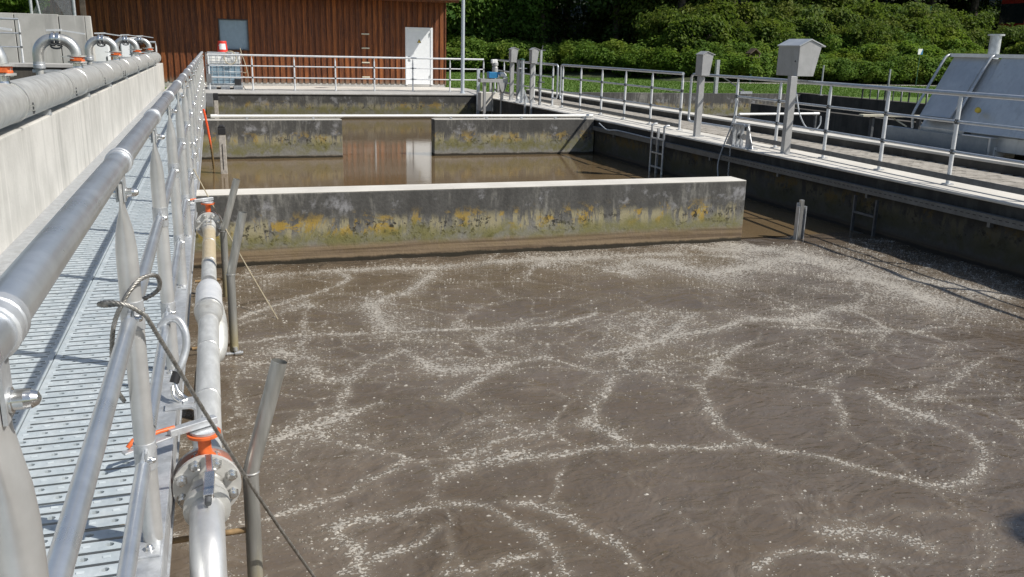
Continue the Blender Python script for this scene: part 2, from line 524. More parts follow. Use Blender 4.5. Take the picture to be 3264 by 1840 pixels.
def rope(mb, pts, r, strands=4, pitch=.05, n=6):
    """twisted strands round a path"""
    pts = [Vector(p) for p in pts]
    d = [0]
    for a, b in zip(pts, pts[1:]): d.append(d[-1] + (b - a).length)
    L = d[-1]; steps = max(8, int(L / (pitch / 5)))
    res = []; j = 0
    for i in range(steps + 1):
        t = L * i / steps
        while j < len(d) - 2 and d[j + 1] < t: j += 1
        f = (t - d[j]) / max(1e-6, d[j + 1] - d[j])
        res.append(pts[j].lerp(pts[j + 1], min(1, f)))
    fr = []; u = Vector((0, 0, 1))
    if abs((res[1] - res[0]).normalized().z) > .9: u = Vector((1, 0, 0))
    for i in range(len(res)):
        t = (res[min(i + 1, len(res) - 1)] - res[max(i - 1, 0)]).normalized()
        u = (u - t * u.dot(t)).normalized(); fr.append((u.copy(), t.cross(u)))
    for s in range(strands):
        ph = 2 * math.pi * s / strands
        q = []
        for i, p in enumerate(res):
            a = ph + 2 * math.pi * (L * i / steps) / pitch
            q.append(p + (fr[i][0] * math.cos(a) + fr[i][1] * math.sin(a)) * r * .52)
        mb.tube(q, r * .5, n, True)
    return mb

# ================================================================== the setting
ZW = -0.78
def cut_sheet(name, xs, ys, holes, z, mat):
    vs = [(x, y, z) for y in ys for x in xs]; fs = []
    W = len(xs)
    for j in range(len(ys) - 1):
        for i in range(W - 1):
            cx = (xs[i] + xs[i + 1]) / 2; cy = (ys[j] + ys[j + 1]) / 2
            if any(a < cx < b and c < cy < d for a, b, c, d in holes): continue
            fs.append((j * W + i, j * W + i + 1, (j + 1) * W + i + 1, (j + 1) * W + i))
    mb = MB(); mb.v = vs; mb.f = fs; mb.sm = [False] * len(fs)
    return solo(name, mb, mat, kind='structure')
holes = [(-9.3, -1.45, -12, 27.9), (-1.65, 8.4, -12, 29.0), (10.4, 21.3, -12, 29.4)]
cut_sheet('ground', [-300, -9.3, -1.65, -1.45, 8.4, 10.4, 21.3, 300], [-120, -12, 27.9, 29.0, 29.4, 420], holes, -.06, 'lawn')

# hillside beyond the lawn: bank rising behind the brambles
def base_y(x):
    return min(56.0, 44.1 + (26.6 - x) * 1.3) if x < 26.6 else 44.1 - .09 * (x - 26.6)
def hill_z(x, y):
    base = base_y(x)
    t = max(0, y - base)
    z = 1.15 * (1 - math.exp(-t / 3.0)) + .075 * max(0, t - 3)
    rgt = max(0, min(1, (x - 24) / 22))
    return -.09 + z + rgt * .10 * max(0, t - 2)
xs = np.linspace(-70, 150, 60); ys = np.concatenate([np.linspace(38, 70, 44), np.linspace(74, 150, 14)])
vs = [(x, y, hill_z(x, y)) for y in ys for x in xs]; W = len(xs)
fs = [(j * W + i, j * W + i + 1, (j + 1) * W + i + 1, (j + 1) * W + i) for j in range(len(ys) - 1) for i in range(W - 1)]
mb = MB(); mb.v = vs; mb.f = fs; mb.sm = [True] * len(fs)
solo('hillside', mb, 'forest_floor', kind='structure')

# far deck: concrete slab between the basin and the timber building
solo('deck', MB().box(-1.45, 9.0, 28.66, 33.05, -.045, 0), 'grey_concrete', kind='structure', bevel=.01)
solo('apron', MB().box(.98, 8.35, 30.4, 32.98, .0, .022), 'coping', kind='structure', bevel=.006)
# coping beside the right-hand railing and the paving behind it
solo('kerb_coping', MB().box(8.12, 8.96, -12, 28.655, -.035, .0), 'coping', kind='structure', bevel=.012)
pav = solo('pavement', MB().box(8.96, 10.15, -12, 30.2, -.25, -.028), 'paver_joint', kind='structure')
# pavers, laid in running bond: the nearer ones as single pieces, the rest as one mesh
pw, pl, gap = .1975, .1, .007
pm = MB().box(-pw / 2 + gap / 2, pw / 2 - gap / 2, -pl / 2 + gap / 2, pl / 2 - gap / 2, -.024, 0).mesh('paver'); pm.materials.append(M['pavers'])
rest = MB(); cnt = 0
spots = []
for j in range(int((30.0 - 4.0) / pl)):
    for i in range(6):
        if j % 2 and i == 5: continue
        spots.append((8.965 + (i + (1.0 if j % 2 else .5)) * pw, 4.0 + (j + .5) * pl))
for (x, y) in spots:
    dz = random.uniform(-.003, .003)
    if 7.9 <= y and cnt < 300:
        o = bpy.data.objects.new('paver', pm); col.objects.link(o); o.parent = pav
        o.location = (x, y, dz); o.rotation_euler = (random.uniform(-.008, .008), random.uniform(-.008, .008), 0); cnt += 1
    else:
        rest.box(x - pw / 2 + gap / 2, x + pw / 2 - gap / 2, y - pl / 2 + gap / 2, y + pl / 2 - gap / 2, -.024, dz)
o = part('far_pavers', rest, 'pavers', pav); o['kind'] = 'stuff'
# gravel path at the foot of the brambles on the right
path = MB(); PX = [(24, 43.6), (30, 42.6), (38, 42.0), (60, 41.0)]
for (a, b), (c_, d_) in zip(PX, PX[1:]):
    path.add([(a, b - .9, -.05), (c_, d_ - .9, -.05), (c_, d_ + .7, -.05), (a, b + .7, -.05)], [(0, 1, 2, 3)])
solo('path', path, 'gravel', kind='structure')

# ---- water
def water_grid(name, x0, x1, y0, y1, nx, ny, amp, mat, z=ZW):
    X, Y = np.meshgrid(np.linspace(x0, x1, nx), np.linspace(y0, y1, ny))
    Z = np.zeros_like(X)
    for k in range(26):
        a = rng.uniform(0, 2 * np.pi); L = rng.uniform(.35, 1.6)
        Z += amp * (L / 1.6) ** .8 * np.sin(2 * np.pi * (X * np.cos(a) + Y * np.sin(a)) / L + rng.uniform(0, 6.28) + .8 * np.sin(X * rng.uniform(.5, 2) + Y))
    Z = Z / math.sqrt(13)
    V = np.stack([X, Y, Z + z], -1).reshape(-1, 3)
    i = np.arange(nx * ny).reshape(ny, nx)
    Q = np.stack([i[:-1, :-1], i[:-1, 1:], i[1:, 1:], i[1:, :-1]], -1).reshape(-1, 4)
    o = bpy.data.objects.new(name, fastmesh(name, V, Q, mat, True)); col.objects.link(o)
    o['kind'] = 'structure'
    return o, (X, Y, Z)
fw_obj, FW = water_grid('water', -1.5, 8.16, 1.0, 9.62, 520, 470, .0105, 'churned_water')
water_grid('water', -1.5, 8.16, -6.0, .99, 60, 60, .006, 'churned_water')
water_grid('water', -1.5, 8.16, 9.62, 28.75, 60, 110, .0001, 'calm_water')
solo('water', MB().add([(10.5, -12, -.82), (21.2, -12, -.82), (21.2, 29.2, -.82), (10.5, 29.2, -.82)], [(0, 1, 2, 3)]), 'dark_water', kind='structure')
solo('water', MB().add([(-9.2, -12, .22), (-1.8, -12, .22), (-1.8, 27.5, .22), (-9.2, 27.5, .22)], [(0, 1, 2, 3)]), 'dark_water', kind='structure')

def water_h(x, y):
    X, Y, Z = FW
    j = np.clip(((y - Y[0, 0]) / (Y[-1, 0] - Y[0, 0]) * (Y.shape[0] - 1)).astype(int), 0, Y.shape[0] - 1)
    i = np.clip(((x - X[0, 0]) / (X[0, -1] - X[0, 0]) * (X.shape[1] - 1)).astype(int), 0, X.shape[1] - 1)
    return Z[j, i]

# foam flecks that gather along the seams between the boiling patches
STREAKS = [
 ([(0.06,6.94),(0.37,6.97),(0.80,6.91),(1.19,6.91),(1.65,6.87),(2.21,6.80),(2.75,6.78),(3.12,6.95)], .035, 1500),
 ([(2.08,8.84),(1.83,8.32),(1.53,8.02),(1.21,7.68),(1.24,7.30),(1.25,6.98)], .10, 1100),
 ([(0.08,7.59),(0.43,7.94),(0.82,8.26),(1.17,8.64),(1.10,8.99)], .05, 500),
 ([(4.23,4.74),(4.27,4.51),(4.35,4.27),(4.41,4.06),(4.34,3.87),(4.21,3.67),(3.94,3.49),(3.75,3.44)], .045, 1100),
 ([(1.44,4.37),(1.72,4.40),(2.03,4.42),(2.36,4.36),(2.63,4.27),(3.00,4.24),(3.07,4.10),(3.27,3.91),(3.44,3.71),(3.62,3.51),(3.74,3.44)], .045, 2200),
 ([(3.12,5.12),(3.00,4.75),(2.94,4.47),(2.98,4.30),(3.06,4.16)], .045, 600),
 ([(2.60,5.46),(2.28,5.01),(2.15,4.78),(2.22,4.51),(2.26,4.36)], .06, 700),
 ([(0.42,3.92),(0.54,3.96),(0.75,3.99),(0.92,4.02),(1.04,4.00),(1.19,3.92),(1.30,3.75),(1.37,3.59),(1.39,3.42),(1.35,3.26)], .035, 1300),
 ([(1.32,3.94),(1.43,3.86),(1.55,3.72),(1.64,3.53),(1.71,3.40),(1.74,3.22)], .035, 700),
 ([(0.89,3.79),(0.76,3.67),(0.60,3.61),(0.43,3.53)], .035, 400),
 ([(2.24,3.04),(2.39,3.10),(2.55,3.10),(2.71,3.06),(2.84,2.98)], .035, 450),
 ([(0.19,4.99),(0.33,5.09),(0.58,5.21),(0.76,5.36),(0.93,5.45)], .045, 450),
 ([(1.40,5.39),(1.64,5.63),(1.94,5.93),(2.18,6.00),(2.32,6.02)], .05, 600),
 ([(2.63,5.98),(2.91,6.00),(3.14,6.04),(3.57,6.31),(3.96,6.74)], .08, 900),
 ([(3.51,6.27),(3.93,6.27),(4.46,6.49),(4.81,6.40),(5.50,6.62)], .09, 1000),
 ([(1.08,4.34),(1.36,4.42),(1.59,4.46)], .05, 300),
 ([(0.43,3.86),(0.50,3.68),(0.51,3.51)], .04, 300),
 ([(4.53,8.64),(4.95,7.99),(6.08,8.49),(6.47,8.00),(6.97,7.34),(7.30,6.61)], .22, 3200),
 ([(5.92,9.17),(6.39,8.62),(6.57,7.79),(6.47,6.52)], .30, 2600),
 ([(0.51,9.04),(1.31,9.02),(2.17,9.04),(3.08,9.08),(4.03,9.06),(5.04,9.04)], .12, 900),
 ([(1.08,6.29),(1.26,6.44),(1.42,5.94),(1.70,5.86)], .06, 350),
 ([(0.32,6.68),(0.56,6.43),(0.56,5.92),(0.79,5.94)], .08, 450),
 ([(2.77,3.25),(3.00,3.18),(3.14,2.99)], .06, 250),
 ([(1.09,3.40),(1.26,3.44)], .04, 120),
]
def vnoise(x, y, scale, seed, octs=4):
    """smooth lattice noise, 0..1"""
    g = np.random.default_rng(seed); T = g.uniform(0, 1, (128, 128)); out = np.zeros_like(x); a = 1.0; tot = 0
    for o_ in range(octs):
        X = x * scale + 17.3 * o_ + 40; Y = y * scale + 9.1 * o_ + 40
        i0 = np.floor(X).astype(int); j0 = np.floor(Y).astype(int); fx = X - i0; fy = Y - j0
        fx = fx * fx * (3 - 2 * fx); fy = fy * fy * (3 - 2 * fy)
        t00 = T[i0 % 128, j0 % 128]; t10 = T[(i0 + 1) % 128, j0 % 128]; t01 = T[i0 % 128, (j0 + 1) % 128]; t11 = T[(i0 + 1) % 128, (j0 + 1) % 128]
        out += a * ((t00 * (1 - fx) + t10 * fx) * (1 - fy) + (t01 * (1 - fx) + t11 * fx) * fy); tot += a
        a *= .55; scale *= 2.03
    return out / tot
def cell_edges(x, y, n, seed, sx, sy):
    g = np.random.default_rng(seed); sd = np.stack([g.uniform(-2, 9, n), g.uniform(0, 10.5, n)], 1)
    d1 = np.full(x.shape, 99.0); d2 = np.full(x.shape, 99.0)
    for a, b in sd:
        e = np.hypot((x - a) * sx, (y - b) * sy); m1 = e < d1
        d2 = np.where(m1, d1, np.minimum(d2, e)); d1 = np.where(m1, e, d1)
    return d2 - d1
def foam():
    X, Y, Z = FW
    wx = X + .34 * (vnoise(X, Y, 1.3, 1) - .5) + .12 * (vnoise(X, Y, 6, 2) - .5)
    wy = Y + .34 * (vnoise(X, Y, 1.3, 3) - .5) + .12 * (vnoise(X, Y, 6, 4) - .5)
    brk = vnoise(X, Y, 3.2, 8)
    D = np.zeros_like(X)
    for pl_, w, cnt_ in STREAKS:
        p = np.array(pl_); best = np.full(X.shape, 9.0)
        sx = X + .10 * (vnoise(X, Y, 4, 5) - .5) + .05 * (vnoise(X, Y, 13, 6) - .5)
        sy = Y + .10 * (vnoise(X, Y, 4, 7) - .5) + .05 * (vnoise(X, Y, 13, 9) - .5)
        for a, b in zip(p[:-1], p[1:]):
            ab = b - a; t = np.clip(((sx - a[0]) * ab[0] + (sy - a[1]) * ab[1]) / (ab @ ab), 0, 1)
            best = np.minimum(best, np.hypot(sx - a[0] - t * ab[0], sy - a[1] - t * ab[1]))
        ww = w * .75
        loc = .62 * np.exp(-(best / (ww * .7)) ** 1.2) + .42 * np.exp(-best / (ww * 2.4))
        D = np.maximum(D, loc * np.clip(.45 + 1.2 * brk, .5, 1.15))
    e1 = cell_edges(wx, wy, 120, 21, 1, 1.15); e2 = cell_edges(wx, wy, 420, 22, 1, 1.2); e3 = cell_edges(wx, wy, 800, 23, 1, 1.3)
    gate1 = np.clip((vnoise(X, Y, .8, 31, 3) - .36) * 4, 0, 1); gate2 = np.clip((vnoise(X, Y, 1.1, 32, 3) - .45) * 4, 0, 1)
    clear = np.clip((vnoise(X, Y, .95, 35, 2) - .58) * 6, 0, 1)
    web = .82 * np.exp(-(e1 / .042) ** 1.1) * (.52 + .48 * gate1) + .66 * np.exp(-(e2 / .030) ** 1.1) * (.38 + .62 * gate2) * (.45 + .65 * brk)
    web = np.maximum(web, .52 * np.exp(-(e3 / .022) ** 1.1) * np.clip((vnoise(X, Y, 1.5, 37, 3) - .38) * 4, 0, 1))
    web = web * (1 - .55 * clear)
    D = np.maximum(D, web) + (.40 * gate1 * brk + .17 * brk + .04) * (1 - .6 * clear)
    # froth drifts thickly toward the shaded wall and past the free wall end
    rt = np.clip((X - 3.0) / 3.2, 0, 1) * np.clip((Y - 5.2) / 2.2, 0, 1)
    D += .28 * rt * (.2 + .95 * vnoise(X, Y, 2.2, 33))
    D += .10 * np.clip((Y - 8.3) / .8, 0, 1) * brk
    D = np.where((X > 6.25) & (Y > 9.0), D * np.clip((9.35 - Y) / .35, 0, 1), D)
    at = fw_obj.data.attributes.new('foam', 'FLOAT', 'POINT'); at.data.foreach_set('value', np.minimum(D, .40 + .42 * D).clip(0, 1).astype(np.float32).ravel())
    # small raised clots of froth where it lies thickest
    n = 160000
    x = rng.uniform(-.2, 8.1, n); y = rng.uniform(2.0, 9.4, n)
    i = ((x - X[0, 0]) / (X[0, -1] - X[0, 0]) * (X.shape[1] - 1)).astype(int); j = ((y - Y[0, 0]) / (Y[-1, 0] - Y[0, 0]) * (Y.shape[0] - 1)).astype(int)
    ok = (rng.uniform(0, 1, n) < np.clip(D[j, i], 0, 1) ** 2.0 * .5) & ~((x < 6.21) & (y > 9.38))
    x, y = x[ok], y[ok]; n = len(x); k = 5
    S = rng.gamma(2.2, .0013, n) + .0022
    ang = np.linspace(0, 2 * np.pi, k, endpoint=False)[None] + rng.uniform(0, 6.28, n)[:, None]
    rr = S[:, None] * rng.uniform(.5, 1.4, (n, k)); st = rng.uniform(.8, 1.8, n)[:, None]
    z0 = ZW + water_h(x, y)
    V = np.zeros((n, k + 1, 3))
    V[:, :k, 0] = x[:, None] + rr * np.cos(ang) * st; V[:, :k, 1] = y[:, None] + rr * np.sin(ang); V[:, :k, 2] = z0[:, None] - .0015
    V[:, k, 0] = x; V[:, k, 1] = y; V[:, k, 2] = z0 + S * .5 + .0015
    b = np.arange(n) * (k + 1)
    T = np.concatenate([np.stack([b + i_, b + (i_ + 1) % k, b + k], 1) for i_ in range(k)])
    o = bpy.data.objects.new('foam', fastmesh('foam', V.reshape(-1, 3), T, 'foam', True)); col.objects.link(o)
    tag(o, 'pale clots of froth drifting in streaks on the brown water', 'foam', None, 'stuff')
foam()

# ---- concrete walls
solo('basin_wall', MB().box(8.15, 8.95, -12, 28.68, -2.2, -.036), 'shade_basin_concrete', 'long shaded basin wall under the right-hand walkway', 'wall', (8.15, 0, -2.2))
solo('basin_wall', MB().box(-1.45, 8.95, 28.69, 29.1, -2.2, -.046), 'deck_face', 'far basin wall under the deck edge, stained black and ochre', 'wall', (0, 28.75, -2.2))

def partition(name, x0, x1, y0, y1, zt, label, mat='basin_concrete'):
    t = thing(name, label, 'wall', ((x0 + x1) / 2, (y0 + y1) / 2, -2.0))
    part('wall_body', MB().box(x0, x1, y0, y1, -2.0, zt - .012), mat, t, .008)
    part('wall_top', MB().box(x0, x1 - .001, y0 + .004, y1 - .004, zt - .012, zt), 'coping', t, .005)
    return t
partition('partition_wall', -1.45, 6.19, 9.46, 9.83, -.015, 'free-ended partition wall with pale top and yellow lichen rising from the foaming water')
partition('partition_wall', -1.45, 2.47, 18.68, 18.98, -.005, 'partition wall left of the opening, under the white pipe', 'mid_concrete')
partition('partition_wall', 4.42, 8.118, 18.68, 18.98, -.005, 'partition wall right of the opening, meeting the right-hand walkway', 'mid_concrete')

# left: pale upstand wall carrying the big header pipe; raised tank behind it
solo('concrete_wall', MB().box(-1.80, -1.50, -6, 31.4, -2.2, .78), 'pale_concrete', 'long pale concrete wall beside the grating walkway, under the big pipe', 'wall', (-1.65, 10, -2.2), bevel=.012)
t = thing('tank_wall', 'dark stained far wall of the raised tank behind the goosenecks', 'wall', (-5.5, 27.6, -1))
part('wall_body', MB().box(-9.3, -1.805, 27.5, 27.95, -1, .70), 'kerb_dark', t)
part('ledge', MB().box(-9.3, -1.805, 27.45, 28.3, .70, .80), 'grey_concrete', t, .01)
solo('tank_wall', MB().box(-9.5, -9.2, -12, 27.44, -1, .8), 'grey_concrete', 'grey outer wall of the raised tank, opposite the header pipe', 'wall', (-9.35, 8, -1))
# retaining wall of tall concrete elements
t = thing('retaining_wall', 'retaining wall of tall pale concrete elements left of the timber building', 'wall', (-6, 29.6, -.06))
xx = -12.2; k = 0
while xx < -3.45:
    w = 1.15 if k < 7 else .95
    x1 = min(xx + w, -3.45)
    zt = 2.14 if x1 < -3.9 else 2.12
    if k >= 5:
        part('panel', MB().box(xx + .012, x1 - .012, 29.55, 29.75, -.06, zt), 'grey_concrete', t, .01)
    else:
        part('panel', MB().box(xx + .012, x1 - .012, 29.75, 29.95, -.06, zt), 'grey_concrete', t, .01)
    xx = x1; k += 1
part('end_panel', MB().prism([(29.55, -.06), (30.1, -.06), (30.0, .9), (29.7, 2.12), (29.55, 2.12)], 'x', -3.45, -3.3), 'pale_concrete', t, .01)

# right: kerb wall between paving and the right-hand basin, and that basin's walls
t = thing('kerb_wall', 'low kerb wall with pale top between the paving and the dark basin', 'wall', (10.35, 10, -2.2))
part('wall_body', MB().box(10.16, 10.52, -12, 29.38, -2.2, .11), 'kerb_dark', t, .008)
part('wall_top', MB().box(10.155, 10.525, -12, 29.375, .11, .15), 'coping', t, .008)
solo('basin_wall', MB().box(10.53, 21.0, 29.0, 29.38, -2.2, .06), 'mid_concrete', 'far wall of the dark basin, sunlit, before the lawn', 'wall', (15, 29.2, -2.2))
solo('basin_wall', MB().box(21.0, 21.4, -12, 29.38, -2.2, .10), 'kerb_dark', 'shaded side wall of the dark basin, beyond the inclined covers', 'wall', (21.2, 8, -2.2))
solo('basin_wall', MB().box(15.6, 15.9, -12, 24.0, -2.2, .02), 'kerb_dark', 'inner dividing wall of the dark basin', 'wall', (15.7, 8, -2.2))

# ================================================================== walkway of perforated planks
walk = tag(bpy.data.objects.new('walkway', None), kind='structure'); col.objects.link(walk); walk.location = (-.82, 0, 0)
def plank_mesh():
    L, Wd, pitch, nc = 2.996, .520, .0713, 8
    rows = 42; cw = Wd / nc
    vs = []; fs = []
    def V(x, y, z): vs.append((x, y, z)); return len(vs) - 1
    for r in range(rows):
        y0 = r * pitch; y1 = y0 + pitch - .015; y2 = y0 + pitch
        for c in range(nc):
            x0 = -Wd / 2 + c * cw; x1 = x0 + cw
            a = V(x0, y0, 0); b = V(x1, y0, 0); cc = V(x1, y1, 0); dd = V(x0, y1, 0)
            if (c + r) % 2 == 0:
                xm, ym = (x0 + x1) / 2, (y0 + y1) / 2
                e = V(xm, y0, 0); f = V(x1, ym, 0); g = V(xm, y1, 0); h = V(x0, ym, 0)
                hs = []
                for k in range(8):
                    an = math.pi * 1.25 + k * math.pi / 4
                    hs.append(V(xm + 0.0140 * math.cos(an), ym + .0115 * math.sin(an), .0015))
                outer = [a, e, b, f, cc, g, dd, h]
                for k in range(8):
                    fs.append((outer[k], outer[(k + 1) % 8], hs[(k + 1) % 8], hs[k]))
                lo = [V(vs[q][0], vs[q][1], -.014) for q in hs]
                for k in range(8):
                    fs.append((hs[k], hs[(k + 1) % 8], lo[(k + 1) % 8], lo[k]))
            else:
                fs.append((a, b, cc, dd))
                # small pressed dimple
                xm, ym = (x0 + x1) / 2, (y0 + y1) / 2
                q = [V(xm - .011, ym - .004, .0005), V(xm + .011, ym - .004, .0005), V(xm + .011, ym + .004, .0045), V(xm - .011, ym + .004, .0045)]
                fs.append(tuple(q)); fs.append((q[3], q[2], V(xm + .011, ym + .008, .0003), V(xm - .011, ym + .008, .0003)))
        # groove between ribs, stopping short of the plank edge
        xa, xb = -Wd / 2, Wd / 2
        xi, xj = xa + .03, xb - .03
        fs.append((V(xa, y1, 0), V(xi, y1, 0), V(xi, y2, 0), V(xa, y2, 0)))
        fs.append((V(xj, y1, 0), V(xb, y1, 0), V(xb, y2, 0), V(xj, y2, 0)))
        A = [V(xi, y1, 0), V(xj, y1, 0), V(xj, y1 + .001, -.02), V(xi, y1 + .001, -.02), V(xj, y2 + .008, -.02), V(xi, y2 + .008, -.02), V(xj, y2, 0), V(xi, y2, 0)]
        fs += [(A[0], A[1], A[2], A[3]), (A[5], A[4], A[6], A[7])]
    for x in (-Wd / 2, Wd / 2):
        fs.append((V(x, 0, 0), V(x, L, 0), V(x, L, -.05), V(x, 0, -.05)))
    me = bpy.data.meshes.new('grating_plank'); me.from_pydata(vs, [], fs); me.update(); me.materials.append(M['grating'])
    return me
pmesh = plank_mesh()
for c, x in enumerate((-.5525, -1.0795)):
    for j in range(11):
        o = bpy.data.objects.new('grating_plank', pmesh); col.objects.link(o); o.parent = walk
        o.location = (x + .82, -3.2 + j * 3.0, -.004 + random.uniform(-.001, .001))
part('edge_angle', MB().box(-1.499, -1.352, -3.2, 29.0, -.05, .012), 'galvanised', walk)
for j in range(20):
    y = -2.2 + 1.555 * j
    part('cross_beam', MB().box(-1.49, -.315, y - .03, y + .03, -.20, -.056), 'galvanised', walk)

# edge beam (galvanised channel) under the railing posts
bm_ = thing('edge_beam', 'galvanised channel beam along the walkway edge under the railing posts', 'beam', (-.272, 0, -.2))
part('flange', MB().box(-.312, -.232, -3.2, 28.7, -.012, .004), 'galvanised', bm_, .002)
part('web', MB().box(-.25, -.242, -3.2, 28.7, -.188, -.012), 'galvanised', bm_)
part('flange', MB().box(-.312, -.235, -3.2, 28.7, -.2, -.188), 'galvanised', bm_)

# ================================================================== railings
XR = -.262
POSTS = [-.455 + 1.555 * k for k in range(19)]
rail = thing('railing', 'bright tubular steel railing along the perforated walkway', 'railing', (XR, 0, 0))
ZT = 1.172
def lpost(parent, y):
    p = part('post', MB().loft([(XR, y, .012, .0295, .0295), (XR, y, .88, .0295, .0295), (XR, y, .93, .0285, .0305), (XR, y, .975, .0245, .034), (XR, y, 1.012, .0165, .039), (XR, y, 1.04, .009, .043), (XR, y, 1.06, .007, .043), (XR, y, 1.115, .007, .038)], 18), 'post_steel', parent)
    part('base_plate', MB().box(XR - .042, XR + .024, y - .10, y + .035, .004, .012), 'galvanised', p, .002)
    part('base_bolt', MB().lathe((XR - .008, y - .065, .012), (0, 0, 1), [(0, .015), (.003, .015), (.003, .011), (.013, .011), (.017, .007)], 8), 'stainless_bright', p)
    part('bracket', MB().box(XR + .0075, XR + .0125, y - .022, y + .022, 1.065, ZT - .02).box(XR - .0125, XR - .0075, y - .022, y + .022, 1.065, ZT - .02), 'galvanised', p)
    part('top_bolt', MB().lathe((XR + .012, y, 1.088), (1, 0, 0), [(0, .016), (.004, .016), (.004, .0125), (.016, .0125), (.024, .0115), (.031, .008), (.034, .002)], 12), 'stainless_bright', p)
    part('top_bolt', MB().lathe((XR - .012, y, 1.088), (-1, 0, 0), [(0, .013), (.008, .012), (.01, .006)], 8), 'stainless_bright', p)
    for zc in (.735, .295):
        c = part('clamp', MB().lathe((XR, y, zc - .042), (0, 0, 1), [(0, .0325), (.084, .0325)], 18).box(XR + .004, XR + .010, y - .062, y - .028, zc - .03, zc + .03).box(XR + .004, XR + .010, y + .028, y + .062, zc - .03, zc + .03), 'galvanised', p)
        for s in (-1, 1):
            part('clamp_bolt', MB().lathe((XR + .010, y + s * .047, zc), (1, 0, 0), [(0, .013), (.003, .013), (.003, .0105), (.012, .0105), (.019, .008), (.021, .002)], 10), 'stainless_bright', c)
    return p
for y in POSTS: lpost(rail, y)
for a, b in zip(POSTS, POSTS[1:]):
    part('top_rail', MB().tube([(XR, a + .025, ZT), (XR, b + .025, ZT)], .0305, 20), 'galvanised_rail', rail)
    for zc in (.735, .295):
        # tube with flattened ends
        o = part('knee_rail', MB().tube([(XR - .001, a + .095, zc), (XR - .001, b - .095, zc)], .0212, 16)
                 .prism([(XR - .013, zc), (XR - .004, zc - .026), (XR + .003, zc - .026), (XR + .003, zc + .026), (XR - .004, zc + .026)], 'y', a + .032, a + .097)
                 .prism([(XR - .013, zc), (XR - .004, zc - .026), (XR + .003, zc - .026), (XR + .003, zc + .026), (XR - .004, zc + .026)], 'y', b - .097, b - .032), 'galvanised_rail', rail)
for y in POSTS:
    part('rail_sleeve', MB().lathe((XR, y - .005, ZT), (0, 1, 0), [(0, .0318), (.002, .0355), (.024, .0355), (.026, .0335), (.034, .0335), (.036, .0355), (.058, .0355), (.06, .0318)], 20), 'galvanised', rail)

def simple_rail(name, label, pts, ztop=1.08, r=.029, knees=(.76, .40), toe=None, loops=(), zb=.0, offset=None, mat='rail_shade_grey'):
    """railing through base points pts (each carries a post)"""
    c = pts[len(pts) // 2]
    t = thing(name, label, 'railing', (c[0], c[1], zb))
    for x, y in pts:
        p = part('post', MB().loft([(x, y, zb + .006, .0255, .0255), (x, y, ztop - .15, .0255, .0255), (x, y, ztop - .07, .011, .031), (x, y, ztop - .02, .006, .026)], 10), 'rail_white', t)
        part('base_plate', MB().box(x - .05, x + .05, y - .05, y + .05, zb + .001, zb + .012), 'galvanised', p)
        for zk in knees:
            part('clamp', MB().lathe((x, y, zk - .028), (0, 0, 1), [(0, .029), (.056, .029)], 10).lathe((x - .02, y, zk), (-1, 0, 0), [(0, .012), (.02, .012), (.026, .006)], 8), 'dark_steel', p)
    for (x0, y0), (x1, y1) in zip(pts, pts[1:]):
        part('top_rail', MB().cyl((x0, y0, ztop), (x1, y1, ztop), r, 12), mat, t)
        for zk in knees:
            part('knee_rail', MB().cyl((x0, y0, zk), (x1, y1, zk), .0185, 10), mat, t)
        if toe:
            n = Vector((y1 - y0, x0 - x1, 0)).normalized() * .03
            part('toe_bar', MB().bar((x0 - abs(n.x), y0, zb + .09), (x1 - abs(n.x), y1, zb + .09), .012, .07), 'dark_steel', t)  # galvanised bar; its shaded face is painted in as a dark colour
    for a, b in loops:      # rounded end loop from top rail down to lower knee rail and back
        (x0, y0), (x1, y1) = a, b
        e = Vector((x1 - x0, y1 - y0, 0)).normalized(); P0 = Vector((x0, y0, ztop)); L = (Vector((x1, y1, 0)) - Vector((x0, y0, 0))).length
        rr = .09; zl = .20
        pth = [P0] + arc(P0 + e * (L - rr) + Vector((0, 0, -rr)), rr, 90, 0, 6, e, (0, 0, 1)) + arc(Vector((x0, y0, zl + rr)) + e * (L - rr), rr, 0, -90, 6, e, (0, 0, 1)) + [Vector((x0, y0, zl))]
        part('end_loop', MB().tube(pth, .024, 10), mat, t)
    return t
simple_rail('railing', 'white-lit tubular railing on the deck before the timber building', [(-.11, 30.2), (1.2, 30.2), (2.51, 30.2), (3.82, 30.2), (5.1, 30.2), (6.4, 30.2), (7.69, 30.2), (8.88, 30.2)], 1.09, toe=None, mat='rail_white')
simple_rail('railing', 'short railing behind the blue actuator and the slender grey housings', [(9.3, 30.2), (9.05, 28.4), (8.95, 26.6), (8.86, 24.9), (8.78, 23.16)], 1.09, toe=True, loops=[((8.78, 23.16), (8.80, 22.86))])
simple_rail('railing', 'railing section between the gap and the smaller slender housing, right-hand walkway', [(8.83, 22.55), (8.82, 21.27), (8.81, 19.93), (8.78, 18.56), (8.76, 17.22), (8.72, 15.85)], 1.09, toe=True, loops=[((8.83, 22.55), (8.83, 22.72))])
simple_rail('railing', 'railing section passing in front of the inclined sheet-metal covers', [(8.80, 14.0), (8.76, 12.66), (8.67, 11.28), (8.59, 9.96), (8.51, 8.64), (8.46, 7.3), (8.42, 6.0), (8.40, 4.7)], 1.09, toe=True, loops=[((8.80, 14.0), (8.74, 15.55))])
# far-left railing on the tank ledge
t = simple_rail('railing', 'railing on the tank ledge before the concrete retaining wall', [(-8.9, 27.9), (-7.4, 27.9), (-5.9, 27.9), (-4.9, 27.9)], 1.95, knees=(1.22, 1.58), zb=.8)
simple_rail('railing', 'stub of railing at the far end of the header pipe, against timber cladding', [(-2.2, 31.0), (-1.65, 31.0)], 1.42, knees=(1.1,), zb=.78)

